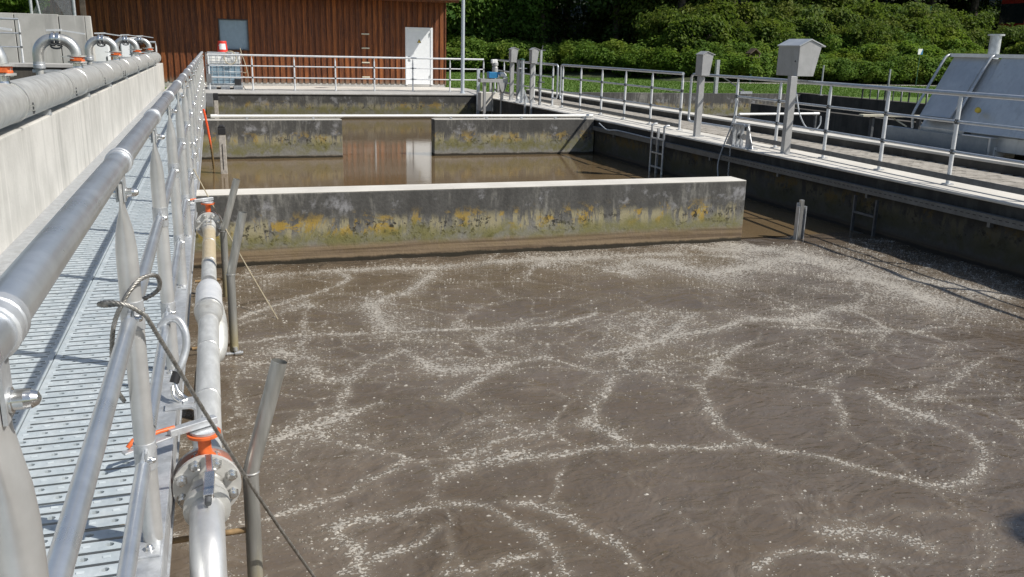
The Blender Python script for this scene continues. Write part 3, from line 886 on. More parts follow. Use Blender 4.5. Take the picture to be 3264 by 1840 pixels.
# ================================================================== big header pipe and goosenecks
PX0, PZ0, PR = -1.58, .985, .162
hp = thing('header_pipe', 'large grey steel header pipe lying along the pale concrete wall', 'pipe', (PX0, 12, .78))
part('pipe', MB().tube([(PX0, -3, PZ0), (PX0, 28.9, PZ0)], PR, 40), 'stainless_dull', hp)
part('end_cap', MB().lathe((PX0, 28.9, PZ0), (0, 1, 0), [(0, PR), (.06, PR * .93), (.11, PR * .7), (.14, PR * .35), (.15, .005)], 32), 'stainless_dull', hp)
for y in (5.2, 8.1, 10.6, 13.4, 16.2, 16.5, 19.5, 22.6, 25.2, 27.4):
    c = part('clamp', MB().lathe((PX0, y - .02, PZ0), (0, 1, 0), [(0, PR + .001), (0, PR + .008), (.04, PR + .008), (.04, PR + .001)], 36), 'stainless', hp)
    zb_ = PZ0 - .04
    part('clamp_lug', MB().box(PX0 + PR - .004, PX0 + PR + .045, y - .018, y + .018, zb_ + .014, zb_ + .026).box(PX0 + PR - .004, PX0 + PR + .045, y - .018, y + .018, zb_ - .02, zb_ - .012), 'stainless', c)
    part('clamp_bolt', MB().lathe((PX0 + PR + .03, y, zb_ - .045), (0, 0, 1), [(0, .008), (.02, .008), (.02, .014), (.026, .014), (.026, .006), (.064, .006), (.064, .014), (.072, .014), (.072, .006), (.09, .006)], 8), 'dark_steel', c)
for y in (7.0, 9.6, 12.6, 15.3, 18.2, 21.2, 24.2, 27.0):
    part('saddle', MB().box(PX0 - .13, PX0 + .075, y - .06, y + .06, .78, .832).box(PX0 + .02, PX0 + .085, y - .035, y + .035, .78, .80), 'galvanised', hp)
for y in (6.4, 11.9, 14.9, 17.9, 20.9, 23.9):
    part('weld_seam', MB().lathe((PX0, y - .006, PZ0), (0, 1, 0), [(-.004, PR), (.000, PR + .005), (.012, PR + .005), (.016, PR)], 36), 'stainless', hp)

def gooseneck(y, label):
    t = thing('gooseneck', label, 'pipe', (PX0, y, PZ0 + PR), 'goosenecks on the header pipe')
    z0 = PZ0 + PR
    part('stub', MB().lathe((PX0, y, z0 - .02), (0, 0, 1), [(0, .062), (.03, .055), (.075, .055)], 20), 'stainless_bright', t)
    zf = z0 + .055
    part('flange', MB().lathe((PX0, y, zf), (0, 0, 1), [(0, .108), (.017, .108)], 24), 'stainless_dull', t)
    v = part('valve_body', MB().lathe((PX0, y, zf + .016), (0, 0, 1), [(0, .085), (.012, .088), (.03, .08), (.045, .088), (.055, .085)], 20).box(PX0 - .06, PX0 + .06, y - .115, y - .06, zf + .025, zf + .06), 'orange', t)
    part('lever', MB().bar((PX0 - .02, y - .12, zf + .05), (PX0 - .16, y - .13, zf + .075), .022, .012), 'stainless', v)
    part('flange', MB().lathe((PX0, y, zf + .071), (0, 0, 1), [(0, .108), (.017, .108)], 24), 'stainless_dull', t)
    for k in range(8):
        a = 2 * math.pi * (k + .5) / 8
        part('flange_bolt', MB().lathe((PX0 + .08 * math.cos(a), y + .08 * math.sin(a), zf - .012), (0, 0, 1), [(0, .009), (.012, .009), (.012, .006), (.088, .006), (.088, .009), (.1, .009)], 6), 'stainless', t)
    zs = zf + .087; rb = .19
    zt = zs + rb
    pr = .064
    zt = zs + rb
    a1 = arc((PX0 - rb, y, zs), rb, 0, 90, 9, (1, 0, 0), (0, 0, 1))
    part('elbow', MB().tube(a1, pr, 20), 'stainless', t)
    xe = PX0 - rb - .05
    a2 = arc((xe, y, zs), rb, 90, 180, 9, (1, 0, 0), (0, 0, 1))
    part('elbow', MB().tube(a2 + [Vector((xe - rb, y, zs - .09))], pr, 20), 'stainless', t)
    xl = xe - rb
    part('hose_collar', MB().lathe((xl, y, zs - .17), (0, 0, 1), [(0, .05), (.01, .070), (.05, .070), (.06, .067), (.09, .067)], 20), 'galvanised', t)
    part('down_pipe', MB().cyl((xl, y, zs - .17), (xl, y, .15), .048, 18), 'stainless_dull', t)
    cp = part('coupling', MB().lathe((xe, y, zt), (1, 0, 0), [(-.022, .066), (-.02, .086), (.012, .086), (.016, .072), (.032, .072), (.036, .086), (.068, .086), (.07, .066)], 24), 'stainless_bright', t)
    part('coupling_lever', MB().bar((xe - .07, y, zt + .10), (xe + .10, y - .01, zt + .108), .044, .024).bar((xe + .08, y - .01, zt + .106), (xe + .36, y - .05, zt + .068), .026, .017), 'rail_white', cp)
    part('coupling_hook', MB().tube(arc((xe + .02, y, zt - .085), .06, 150, 390, 8, (1, 0, 0), (0, 0, .45)), .011, 8), 'dark_steel', cp)
    part('bracket', MB().box(xl - .08, xl + .24, y - .02, y + .02, zs - .21, zs - .175).box(xl + .19, xl + .235, y - .02, y + .02, zs - .46, zs - .21), 'galvanised', t)
    return t
for y, lb in ((8.05, 'cropped gooseneck farthest along the header pipe from the timber building'),
              (12.42, 'second gooseneck from the cropped end of the header pipe, with long lever'),
              (17.3, 'middle gooseneck of the five on the header pipe'),
              (22.1, 'second gooseneck from the timber building on the header pipe'),
              (26.55, 'gooseneck nearest the timber building, at the end of the header pipe')):
    gooseneck(y, lb)
for x, y, lb in ((-3.2, 30.6, 'pale cabinet behind the goosenecks, beside the retaining wall'), (-2.45, 31.2, 'pale cabinet behind the goosenecks, nearer the pipe end')):
    t = thing('control_cabinet', lb, 'cabinet', (x, y, -.06))
    part('body', MB().box(x - .24, x + .24, y - .15, y + .15, .3, 1.55), 'white_paint', t, .01)
    part('door', MB().box(x - .21, x + .21, y - .165, y - .15, .36, 1.49), 'white_paint', t, .004)
    for s_ in (-.16, .16): part('leg', MB().box(x + s_ - .02, x + s_ + .02, y - .05, y + .05, -.06, .3), 'galvanised', t)
    part('latch', MB().box(x + .15, x + .18, y - .18, y - .165, .85, .97), 'black', t)

# ================================================================== air pipe with valves beside the walkway
AX, AZ = -.115, -.13
ap = thing('air_pipe', 'pale air pipe with orange valves running beside the walkway edge', 'pipe', (AX, 5.5, AZ))
part('pipe', MB().tube([(AX, 3.62, AZ), (AX, 5.36, AZ)], .0575, 24), 'air_pipe', ap)
part('pipe', MB().tube([(AX, 6.34, AZ), (AX, 8.42, AZ)], .0525, 24), 'air_pipe', ap)
part('joint_cone', MB().lathe((AX, 5.33, AZ), (0, 1, 0), [(.02, .0575), (.03, .062), (.07, .062), (.075, .060), (.20, .080), (.27, .0835)], 28), 'stainless_dull', ap)
part('joint_ring', MB().lathe((AX, 5.60, AZ), (0, 1, 0), [(0, .080), (.004, .0875), (.036, .0875), (.04, .080)], 28), 'stainless', ap)
part('joint_sleeve', MB().lathe((AX, 5.64, AZ), (0, 1, 0), [(0, .0835), (.46, .0835), (.50, .079), (.52, .066)], 28), 'rail_white', ap)
part('joint_ring', MB().lathe((AX, 6.16, AZ), (0, 1, 0), [(0, .060), (.004, .067), (.06, .067), (.065, .060), (.18, .0525)], 28), 'stainless', ap)
for y in (4.12, 4.85, 6.9, 7.6):
    part('weld_seam', MB().lathe((AX, y, AZ), (0, 1, 0), [(0, .0573), (.002, .0595), (.008, .0595), (.01, .0573)] if y < 5.4 else [(0, .0525), (.002, .0545), (.008, .0545), (.01, .0525)], 24), 'stainless', ap)
part('branch', MB().tube(smooth_path([(AX + .02, 5.95, AZ - .03), (AX + .045, 5.72, AZ - .13), (AX + .03, 5.58, AZ - .25), (AX - .04, 5.5, AZ - .36), (AX - .10, 5.45, -1.1)], 5), .062, 20), 'stainless_dull', ap)
def flange_set(y, rad, near):
    f = part('flange', MB().lathe((AX, y, AZ), (0, 1, 0), [(0, rad), (.02, rad)], 36), 'flange_steel', ap, .002)
    g_ = part('flange', MB().lathe((AX, y + .075, AZ), (0, 1, 0), [(0, rad), (.02, rad)], 36), 'stainless', ap, .002)
    for k in range(8):
        a = 2 * math.pi * (k + .5) / 8
        rr = rad * .79
        part('flange_bolt', MB().lathe((AX + rr * math.cos(a), y - .021, AZ + rr * math.sin(a)), (0, 1, 0), [(-.004, .010), (0, .018), (.018, .018), (.018, .024), (.021, .024), (.021, .007), (.093, .007), (.093, .018), (.114, .018)], 6), 'stainless_bright' if near else 'stainless', f)
    v = part('valve_body', MB().lathe((AX, y + .02, AZ), (0, 1, 0), [(0, rad * .80), (.004, rad * .81), (.05, rad * .81), (.055, rad * .80)], 30)
             .lathe((AX, y + .048, AZ + rad * .85), (0, 0, 1), [(0, .04), (.012, .027), (.035, .024), (.09, .024), (.095, .03)], 16)
             .lathe((AX, y + .048, AZ + rad + .065), (0, 0, 1), [(0, .03), (.004, .062), (.014, .062)], 20), 'orange', ap)
    zl = AZ + rad + .08
    part('notch_plate', MB().lathe((AX, y + .048, zl), (0, 0, 1), [(0, .050), (.010, .050), (.012, .02)], 18), 'galvanised', v)
    lv = part('lever', MB().bar((AX + .045, y + .085, zl + .033), (AX - .12, y + .0, zl + .03), .034, .028).bar((AX - .11, y + .004, zl + .018), (AX - .27, y - .085, zl + .006), .030, .008), 'galvanised', v, .003)
    part('lever_trigger', MB().tube([(AX - .10, y + .02, zl + .042), (AX - .15, y - .005, zl + .042), (AX - .235, y - .05, zl + .038), (AX - .255, y - .065, zl + .018)], .0085, 8), 'orange', lv)
flange_set(3.24, .124, True)
flange_set(8.42, .122, False)
part('hub', MB().lathe((AX, 3.235, AZ), (0, -1, 0), [(0, .062), (.012, .058), (.045, .056)], 26), 'stainless', ap)
part('pipe', MB().cyl((AX, 3.335, AZ), (AX, 3.62, AZ), .0575, 24), 'air_pipe', ap)
part('collar', MB().lathe((AX, 8.42, AZ), (0, -1, 0), [(0, .064), (.03, .06), (.09, .056), (.10, .056)], 24), 'air_pipe', ap)
for y in (8.19,):
    part('clamp', MB().lathe((AX, y - .012, AZ), (0, 1, 0), [(0, .054), (.001, .058), (.023, .058), (.024, .054)], 24).box(AX - .022, AX - .014, y - .016, y + .016, AZ + .05, AZ + .095).box(AX + .014, AX + .022, y - .016, y + .016, AZ + .05, AZ + .095).cyl((AX - .03, y, AZ + .078), (AX + .03, y, AZ + .078), .008, 8), 'stainless', ap)
# clamp hung from the beam by a bent strap
cl = part('hanger', MB().lathe((AX, 3.66, AZ), (0, 1, 0), [(0, .058), (.001, .063), (.034, .063), (.035, .058)], 24).box(AX - .02, AX - .012, 3.66, 3.695, AZ + .055, AZ + .105).box(AX + .004, AX + .012, 3.66, 3.695, AZ + .055, AZ + .105), 'stainless', ap)
part('hanger_bolt', MB().lathe((AX - .03, 3.678, AZ + .085), (1, 0, 0), [(0, .010), (.010, .010), (.010, .006), (.045, .006), (.045, .012), (.060, .010)], 8), 'stainless_bright', cl)
part('strap', MB().prism([(-.275, .006), (-.172, .006), (-.162, -.002), (-.162, -.20), (-.154, -.20), (-.154, .002), (-.168, .014), (-.275, .014)], 'y', 3.70, 3.76), 'galvanised', cl)
# quick coupling and elbow turning down into the basin
cp = part('coupling', MB().lathe((AX, 3.19, AZ), (0, -1, 0), [(0, .060), (.01, .068), (.035, .068), (.04, .062), (.052, .062), (.056, .078), (.080, .078), (.084, .064), (.095, .064), (.10, .082), (.135, .082), (.14, .060)], 28), 'stainless_dull', ap)
part('coupling_lever', MB().bar((AX + .012, 3.235, AZ + .128), (AX + .016, 3.11, AZ + .118), .026, .016).bar((AX + .016, 3.115, AZ + .117), (AX + .01, 2.99, AZ + .085), .036, .022), 'stainless_bright', cp, .004)
part('coupling_lever_pin', MB().cyl((AX + .01, 2.985, AZ + .082), (AX + .008, 2.96, AZ + .075), .012, 8), 'dark_steel', cp)
el = [Vector((AX, 3.06, AZ)), Vector((AX, 3.02, AZ))] + arc((AX, 3.02, AZ - .34), .34, 90, 180, 14, (0, 1, 0), (0, 0, 1))[1:] + [Vector((AX, 2.68, -1.2))]
part('elbow', MB().tube(el, .0595, 26), 'post_steel', ap)

# carabiner ring, safety hook hanging from the knee rail
hk = thing('lifting_ring', 'bent steel tube ring with a snap hook hanging at the walkway edge', 'hook', (-.235, 3.95, .05))
rg = [(-.285, 3.93, .300), (-.250, 3.93, .335), (-.21, 3.92, .335), (-.185, 3.90, .295), (-.18, 3.88, .23), (-.20, 3.85, .165), (-.225, 3.83, .12)]
part('ring', MB().tube(smooth_path(rg, 5), .017, 12), 'galvanised', hk)
part('grip', MB().tube([(-.222, 3.832, .128), (-.238, 3.815, .085)], .020, 12), 'black', hk)
part('snap_hook', MB().tube(smooth_path([(-.236, 3.815, .085), (-.225, 3.80, .05), (-.205, 3.79, .028), (-.19, 3.78, .02)], 4), .011, 8).tube(smooth_path([(-.245, 3.81, .07), (-.24, 3.78, .035), (-.215, 3.76, .02), (-.19, 3.77, .02)], 4), .009, 8), 'stainless_bright', hk)
part('eye_plate', MB().box(-.205, -.16, 3.735, 3.80, .005, .022), 'galvanised', hk, .003)

# stainless risers with small brown feed pipes
def riser(y, xb, zb_, xt, yt, label, foot):
    t = thing('riser_tube', label, 'pipe', (xb, y, -1.1))
    pts = [(xb - .012, y - .02, -1.1), (xb, y, zb_ - .01), (xb + .004, y + .002, zb_ + .012), (xt, yt, .30)]
    tb = MB().tube(pts, .031, 20, False)
    e = (Vector(pts[3]) - Vector(pts[2])).normalized()
    tb.tube([Vector(pts[3]), Vector(pts[3]) - e * .25], .0285, 20, False)
    n = 20
    part('tube', tb, 'riser_tube', t)
    part('rim', MB().tube([Vector(pts[3]) + e * .0005, Vector(pts[3]) + e * .002], .031, 20, False), 'stainless_bright', t)
    part('weld_seam', MB().lathe((xb + .001, y, zb_), (0, 0, 1), [(-.004, .0312), (-.002, .034), (.002, .034), (.004, .0312)], 20), 'stainless', t)
    z = foot
    part('feed_pipe', MB().tube([(-.27, y + .01, z - .012), (xb - .045, y - .005, z), (xb - .03, y - .008, z + .002)], .0125, 10), 'brown_pipe', t)
    return t
r1 = riser(3.36, .046, -.15, .178, 3.37, 'bent stainless riser tube beside the nearest orange valve', -.40)
r2 = riser(6.66, .035, -.16, .145, 6.66, 'bent stainless riser tube with the small brass drain valve at its foot', -.705)
r3 = riser(8.34, .005, -.17, .147, 8.34, 'bent stainless riser tube nearest the partition wall', -.62)
part('drain_valve', MB().lathe((-.2, 6.6, -.765), (1, .05, .02), [(0, .012), (.17, .012), (.17, .018), (.2, .018), (.2, .012), (.23, .012), (.23, .02), (.275, .02), (.275, .014), (.29, .014)], 10).lathe((.035, 6.61, -.765), (0, 0, 1), [(0, .012), (.03, .012), (.03, .02), (.055, .016)], 8), 'stainless', r2)
part('foot_elbow', MB().tube([(.03, 6.655, -.62), (.035, 6.64, -.69), (.02, 6.635, -.705)], .013, 10), 'brown_pipe', r2)

# wire rope tied round a post, running down into the water
wr = MB()
knot = [(XR - .045, 2.66, .47), (XR - .055, 2.62, .52), (XR - .058, 2.585, .60), (XR - .045, 2.58, .72), (XR - .01, 2.585, .80), (XR + .03, 2.62, .845), (XR + .07, 2.68, .84), (XR + .072, 2.73, .79), (XR + .035, 2.74, .76), (XR - .02, 2.71, .755), (XR - .07, 2.66, .765), (XR - .078, 2.61, .785), (XR - .05, 2.585, .795), (XR - .005, 2.58, .785)]
end = (.31, 3.50, -.80)
path_ = smooth_path(knot + [(XR + .04, 2.60, .745)], 8)
a = Vector((XR + .04, 2.60, .745)); b = Vector(end)
for i in range(1, 25):
    t_ = i / 24
    p = a.lerp(b, t_); p.z -= .03 * math.sin(math.pi * t_)
    path_.append(p)
rope(wr, path_, .0072, 4, .05, 5)
solo('wire_rope', wr, 'wire', 'steel wire rope knotted round a railing post and running into the foam', 'rope', (XR, 2.6, .3))
# second, thinner line farther along
w2 = MB(); a = Vector((XR + .035, 8.87, .33)); b = Vector((.41, 7.48, -.80)); pth = [a.lerp(b, i / 16) - Vector((0, 0, .03 * math.sin(math.pi * i / 16))) for i in range(17)]
t = thing('guy_line', 'thin tan line from a snap hook on the railing down to the water', 'rope', (XR, 8.87, .33))
part('line', rope(w2, pth, .006, 3, .05, 5), 'hose_tan', t)
part('snap_hook', MB().tube(arc((XR + .045, 8.86, .50), .03, -60, 260, 10, (1, 0, 0), (0, 0, 2.6)), .007, 8), 'stainless_bright', t)

# ================================================================== basin furniture
# white pipe on the middle partition
t = thing('white_pipe', 'long white pipe laid along the top of the middle partition walls', 'pipe', (4, 18.8, 0))
part('pipe', MB().tube([(-.05, 18.76, .062), (8.06, 18.76, .062)], .030, 14), 'white_plastic', t)
for x in (-.09, 7.98): part('end_socket', MB().lathe((x, 18.76, .062), (1, 0, 0), [(0, .036), (.12, .036)], 14), 'white_plastic', t)
for x in (.6, 1.9, 4.8, 5.6, 6.4, 7.2, 7.9):
    part('pipe_clip', MB().box(x - .02, x + .02, 18.72, 18.80, -.004, .036), 'galvanised', t)
# timber guide posts
t = thing('guide_post', 'pale square guide post with black cap standing in calm water', 'post', (.085, 16.6, -1.6))
part('post', MB().box(.028, .145, 16.56, 16.68, -1.6, -.08), 'timber_pale', t, .008)
part('cap', MB().box(.02, .153, 16.55, 16.69, -.09, .03).prism([(.02, .03), (.153, .03), (.12, .07), (.053, .07)], 'y', 16.55, 16.69), 'black', t, .008)
part('groove', MB().box(.08, .088, 16.552, 16.561, -.7, -.25), 'black', t)
t = thing('guide_post', 'short pale guide post by the deck edge below the grey panel', 'post', (.04, 28.4, -1.6))
part('post', MB().box(-.02, .10, 28.34, 28.46, -1.6, -.2), 'timber_pale', t, .006)
part('cap', MB().box(-.03, .11, 28.33, 28.47, -.2, .0), 'black', t, .01)
solo('grey_panel', MB().box(-.24, -.04, 28.30, 28.34, -.39, .0), 'grey_plastic', 'grey rectangular panel hanging at the deck corner', 'panel', (-.14, 28.3, -.39), bevel=.008)
solo('grey_panel', MB().box(-.2, -.04, 30.12, 30.16, .23, .50), 'grey_plastic', 'small grey panel on the deck railing before the white tank', 'panel', (-.12, 30.1, .23), bevel=.008)
rp = MB(); rope(rp, smooth_path([(-.20, 17.3, .30), (-.16, 17.28, .05), (-.13, 17.25, -.2), (-.10, 17.22, -.5), (-.085, 17.2, -.79)], 6), .022, 3, .12, 6)
solo('orange_rope', rp, 'rope_stained', 'orange rope hanging from the walkway into calm water, lower end muddy', 'rope', (-.2, 17.3, .3))
# steel channel post at the basin's right
t = thing('channel_post', 'galvanised channel post standing alone in the water beyond the wall end', 'post', (7.02, 9.43, -1.5))
part('web', MB().box(6.965, 7.065, 9.46, 9.475, -1.5, -.32), 'galvanised', t)
part('flange', MB().box(6.958, 6.97, 9.40, 9.46, -1.5, -.36), 'galvanised', t)
part('flange', MB().box(7.06, 7.072, 9.40, 9.46, -1.5, -.36), 'galvanised', t)
part('inner_tube', MB().box(6.99, 7.035, 9.415, 9.46, -1.5, -.28), 'stainless', t)
# ladders
def ladder(y0, y1, x, zt, zb_, hook, label, mat='galvanised'):
    t = thing('ladder', label, 'ladder', (x, (y0 + y1) / 2, zb_))
    for y in (y0, y1):
        pts = [(x, y, zb_), (x, y, zt)]
        if hook: pts += [(x, y, zt + .02), (x + .05, y, zt + .045), (x + .10, y, zt + .045)]
        part('side_rail', MB().tube(pts, .021, 10) if hook else MB().box(x - .02, x + .02, y - .012, y + .012, zb_, zt), mat, t)
    k = 0; z = zt - .22
    while z > zb_ + .1:
        part('rung', MB().box(x - .015, x + .015, min(y0, y1), max(y0, y1), z - .014, z + .014), mat, t); z -= .27
    return t
l1 = ladder(15.67, 15.17, 8.03, .10, -1.2, True, 'galvanised ladder on the shaded basin wall by the smaller slender housing')
part('center_post', MB().box(8.02, 8.06, 15.40, 15.44, -1.2, .08), 'galvanised', l1)
ladder(9.74, 9.32, 8.08, -.30, -1.1, False, 'dim ladder half drowned in the shaded water beyond the channel post', 'dark_steel')
# cable channel along the shaded wall
t = thing('cable_channel', 'galvanised slotted cable channel along the shaded basin wall', 'channel', (8.1, 10, -.24))
part('channel', MB().prism([(8.05, -.245), (8.119, -.245), (8.119, -.165), (8.108, -.165), (8.108, -.235), (8.06, -.235), (8.06, -.165), (8.05, -.165)], 'y', .5, 18.62), 'tray_shade_steel', t)
part('lid', MB().box(8.045, 8.119, .5, 18.6, -.163, -.157), 'tray_shade_steel', t)
sl = MB()
for i in range(90): sl.box(8.0475, 8.0505, 5.0 + i * .09, 5.045 + i * .09, -.20, -.19)
o = part('slots', sl, 'black', t); o['kind'] = 'stuff'
for i in range(9): part('bracket', MB().box(8.06, 8.118, 1.5 + i * 2, 1.54 + i * 2, -.30, -.246), 'tray_shade_steel', t)
part('loose_cable', MB().tube(smooth_path([(8.02, 18.2, -.06), (8.0, 17.7, -.16), (8.03, 17.2, -.13), (8.07, 15.8, -.148)], 6), .012, 8), 'hose_grey', t)

# winch bracket with chain and hose
t = thing('winch_bracket', 'galvanised winch bracket with triangular side plates on the coping', 'bracket', (8.25, 12.85, 0))
for y in (13.08, 12.52):
    part('side_plate', MB().prism([(8.12, .01), (8.62, .01), (8.62, .04), (8.24, .38), (8.12, .38)] if False else [(y - .006, .012), (y + .006, .012), (y + .006, .36), (y - .006, .36)], 'x', 8.16, 8.17), 'galvanised', t)
part('gusset', MB().prism([(13.24, .012), (13.02, .012), (13.02, .30), (13.05, .30)], 'x', 8.18, 8.19), 'galvanised', t)
part('gusset', MB().prism([(12.42, .012), (12.64, .012), (12.64, .37), (12.60, .37)], 'x', 8.18, 8.19), 'galvanised', t)
part('back_plate', MB().box(8.155, 8.165, 12.72, 13.34, -.15, .0), 'galvanised', t)
for y in (12.98, 12.86, 12.74): part('upright', MB().box(8.14, 8.19, y - .018, y + .018, .0, .37), 'galvanised', t)
part('head', MB().box(8.12, 8.24, 12.64, 13.0, .345, .385), 'galvanised', t, .004)
part('drum', MB().lathe((8.19, 12.72, .18), (0, 1, 0), [(0, .05), (.015, .05), (.015, .028), (.12, .028), (.12, .05), (.135, .05)], 14), 'dark_steel', t)
part('foot', MB().box(8.06, 8.30, 12.45, 12.96, .001, .012), 'galvanised', t)
ch = MB(); z = .0; k = 0
while z > -.72:
    if k % 2: ch.tube(arc((8.07, 12.9, z - .02), .012, 0, 360, 8, (0, 1, 0), (0, 0, 2.0)), .0045, 6, False)
    else: ch.tube(arc((8.07, 12.9, z - .02), .012, 0, 360, 8, (1, 0, 0), (0, 0, 2.0)), .0045, 6, False)
    z -= .036; k += 1
solo('chain', ch, 'galvanised', 'thin chain hanging from the winch bracket into the water', 'chain', (8.07, 12.9, 0))
solo('hose', MB().tube(smooth_path([(8.2, 13.0, .75), (8.13, 13.02, .35), (8.06, 13.1, .0), (8.02, 13.16, -.3), (8.02, 13.12, -.55), (8.03, 13.05, -.79)], 8), .011, 8), 'hose_grey', 'grey hose dangling beside the winch chain', 'hose', (8.1, 13, -.79))

# instrument housings on posts
def housing(x, y, big, label):
    t = thing('instrument_housing', label, 'housing', (x, y, 0))
    w = .055 if not big else .058
    part('post', MB().box(x - w, x + w, y - w * .8, y + w * .8, .008, 1.12 if not big else 1.18), 'grey_box', t, .004)
    part('foot', MB().box(x - .10, x + .10, y - .09, y + .09, 0, .009), 'galvanised', t)
    if not big:
        x0, x1, z0, z1, zr = x - .07, x + .145, 1.095, 1.465, 1.515
        y0, y1 = y - .13, y + .10
        part('box', MB().prism([(x0, z0), (x1 - .055, z0), (x1, z1 - .01), (x0 + .09, z1 + .04), (x0, z1)], 'y', y0, y1), 'grey_box', t, .003)
        part('roof', MB().prism([(x0 - .012, z1 - .012), (x0 + .088, z1 + .043), (x1 + .03, z1 - .01), (x1 + .03, z1 + .002), (x0 + .088, z1 + .056), (x0 - .012, z1)], 'y', y0 - .012, y1 + .012), 'grey_box', t)
    else:
        x0, x1 = x + .04, x + .43
        z0, z1 = 1.18, 1.63
        y0, y1 = y - .05, y + .50
        x0 -= .0
        part('box', MB().prism([(x0, z0), (x1 - .10, z0), (x1, z1), (x0 + .19, z1 + .09), (x0, z1)], 'y', y0, y1), 'grey_box', t, .003)
        part('roof', MB().prism([(x0 - .018, z1 - .012), (x0 + .188, z1 + .088), (x1 + .06, z1 - .012), (x1 + .06, z1 + .004), (x0 + .188, z1 + .104), (x0 - .018, z1 + .004)], 'y', y0 - .015, y1 + .015), 'cover_sheet', t)
        part('lock', MB().lathe((x0, y0 + .08, z0 + .22), (-1, 0, 0), [(0, .014), (.008, .012)], 10), 'dark_steel', t)
    return t
housing(8.40, 14.6, False, 'slender grey instrument housing on a post where two railing sections meet')
housing(8.40, 25.6, False, 'slender grey instrument housing beside the blue actuator')
housing(8.58, 24.3, False, 'slender grey instrument housing behind the thin bracketed pole')
housing(8.43, 11.9, True, 'large grey gabled instrument housing on a post beside the railing')
# hose loop at the large housing
solo('hose', MB().tube(smooth_path([(8.56, 12.05, 1.17), (8.6, 12.0, .9), (8.62, 11.9, .62), (8.72, 11.85, .42), (8.88, 11.85, .36), (8.98, 11.85, .45), (8.98, 11.85, .58)], 6), .011, 8), 'hose_grey', 'grey hose looping from the large gabled housing', 'hose', (8.56, 12.0, .36))

# gate equipment at the far corner: actuator bench, gate column, pole
t = thing('actuator_bench', 'grey steel bench over the basin carrying a blue actuator', 'bench', (7.85, 25.8, -.3))
part('bench_top', MB().box(7.47, 8.31, 25.68, 25.98, .50, .60), 'grey_box', t, .004)
for x in (7.62, 8.16): part('leg', MB().box(x - .035, x + .035, 25.74, 25.84, -1.2, .50), 'grey_box', t)
part('gusset', MB().prism([(8.0, .50), (8.30, .50), (8.2, .22), (8.12, .22)], 'y', 25.66, 25.68), 'grey_box', t)
part('spindle', MB().cyl((7.85, 25.75, -.9), (7.85, 25.75, .5), .018, 8), 'dark_steel', t)
part('cable', MB().tube(smooth_path([(8.02, 25.66, .5), (8.06, 25.66, .3), (8.15, 25.66, .2), (8.22, 25.66, .35), (8.25, 25.66, .5)], 5), .01, 6), 'black', t)
t = thing('blue_actuator', 'blue valve actuator with white motor on the steel bench', 'actuator', (7.85, 25.8, .6))
part('gear_case', MB().prism([(7.73, .62), (7.96, .62), (8.02, .66), (8.02, .80), (7.73, .80)], 'y', 25.70, 25.94), 'blue_paint', t, .012)
part('mount', MB().box(7.78, 7.92, 25.74, 25.90, .60, .62), 'dark_steel', t)
part('shaft', MB().cyl((8.02, 25.82, .76), (8.09, 25.82, .76), .04, 12), 'blue_paint', t)
part('motor', MB().lathe((8.09, 25.82, .74), (1, 0, -.25), [(0, .05), (.02, .075), (.16, .075), (.2, .05), (.21, .03)], 14), 'white_plastic', t)
part('handwheel', MB().lathe((8.22, 25.74, .64), (1, -.4, 0), [(0, .055), (.05, .055), (.06, .02), (.09, .02)], 12), 'white_plastic', t)
solo('concrete_plinth', MB().box(7.75, 8.32, 26.6, 27.0, -.4, .16), 'coping', 'pale block behind the actuator bench legs', 'plinth', (8.0, 26.8, -.4), bevel=.01)
solo('upright', MB().box(7.84, 7.93, 27.35, 27.42, -.8, .84), 'lamp_paint', 'flat pale upright standing behind the blue actuator', 'post', (7.9, 27.4, -.8), bevel=.004)
t = thing('gate_column', 'round gate column with triangular feet between the slender housings', 'column', (8.30, 24.33, 0))
part('column', MB().cyl((8.30, 24.33, .01), (8.30, 24.33, 1.2), .055, 16), 'galvanised', t)
part('rear_column', MB().box(8.16, 8.24, 24.36, 24.44, .01, 1.18), 'grey_box', t)
part('cap', MB().lathe((8.28, 24.35, 1.18), (0, 0, 1), [(0, .10), (.015, .10), (.02, .05), (.04, .05)], 14), 'fence_green', t)
part('cross_pin', MB().cyl((8.17, 24.30, .95), (8.42, 24.30, .95), .012, 8), 'galvanised', t)
for s in (-1, 1):
    part('foot_plate', MB().prism([(8.30 + s * .05, .012), (8.30 + s * .20, .012), (8.30 + s * .20, .05), (8.30 + s * .07, .36), (8.30 + s * .05, .36)], 'y', 24.30, 24.312), 'galvanised', t)
part('base', MB().box(8.08, 8.52, 24.2, 24.46, .0, .012), 'galvanised', t)
part('ring', MB().lathe((8.18, 24.285, .14), (0, -1, 0), [(0, .035), (.012, .035)], 12), 'white_plastic', t)
t = thing('hoist_pole', 'thin bracketed steel pole at the coping edge before a slender housing', 'pole', (8.5, 23.4, -.35))
part('pole', MB().box(8.475, 8.53, 23.37, 23.43, .002, 1.46), 'galvanised', t)
part('top_arm', MB().bar((8.42, 23.4, 1.44), (8.62, 23.4, 1.46), .03, .03).bar((8.52, 23.4, 1.46), (8.55, 23.4, 1.58), .02, .02), 'dark_steel', t)
part('clip', MB().box(8.42, 8.62, 23.36, 23.44, .60, .625), 'dark_steel', t)
part('cable', MB().tube(smooth_path([(8.47, 23.36, .8), (8.43, 23.36, .5), (8.47, 23.36, .3), (8.45, 23.36, -.0)], 5), .01, 6), 'black', t)
part('guide', MB().box(8.06, 8.11, 22.9, 22.95, -.9, .16), 'galvanised', t)
part('guide', MB().box(8.06, 8.11, 23.4, 23.45, -.9, .3), 'galvanised', t)
t = thing('gate_drive', 'grey gate drive on a stand behind the round gate column', 'drive', (8.35, 27.2, 0))
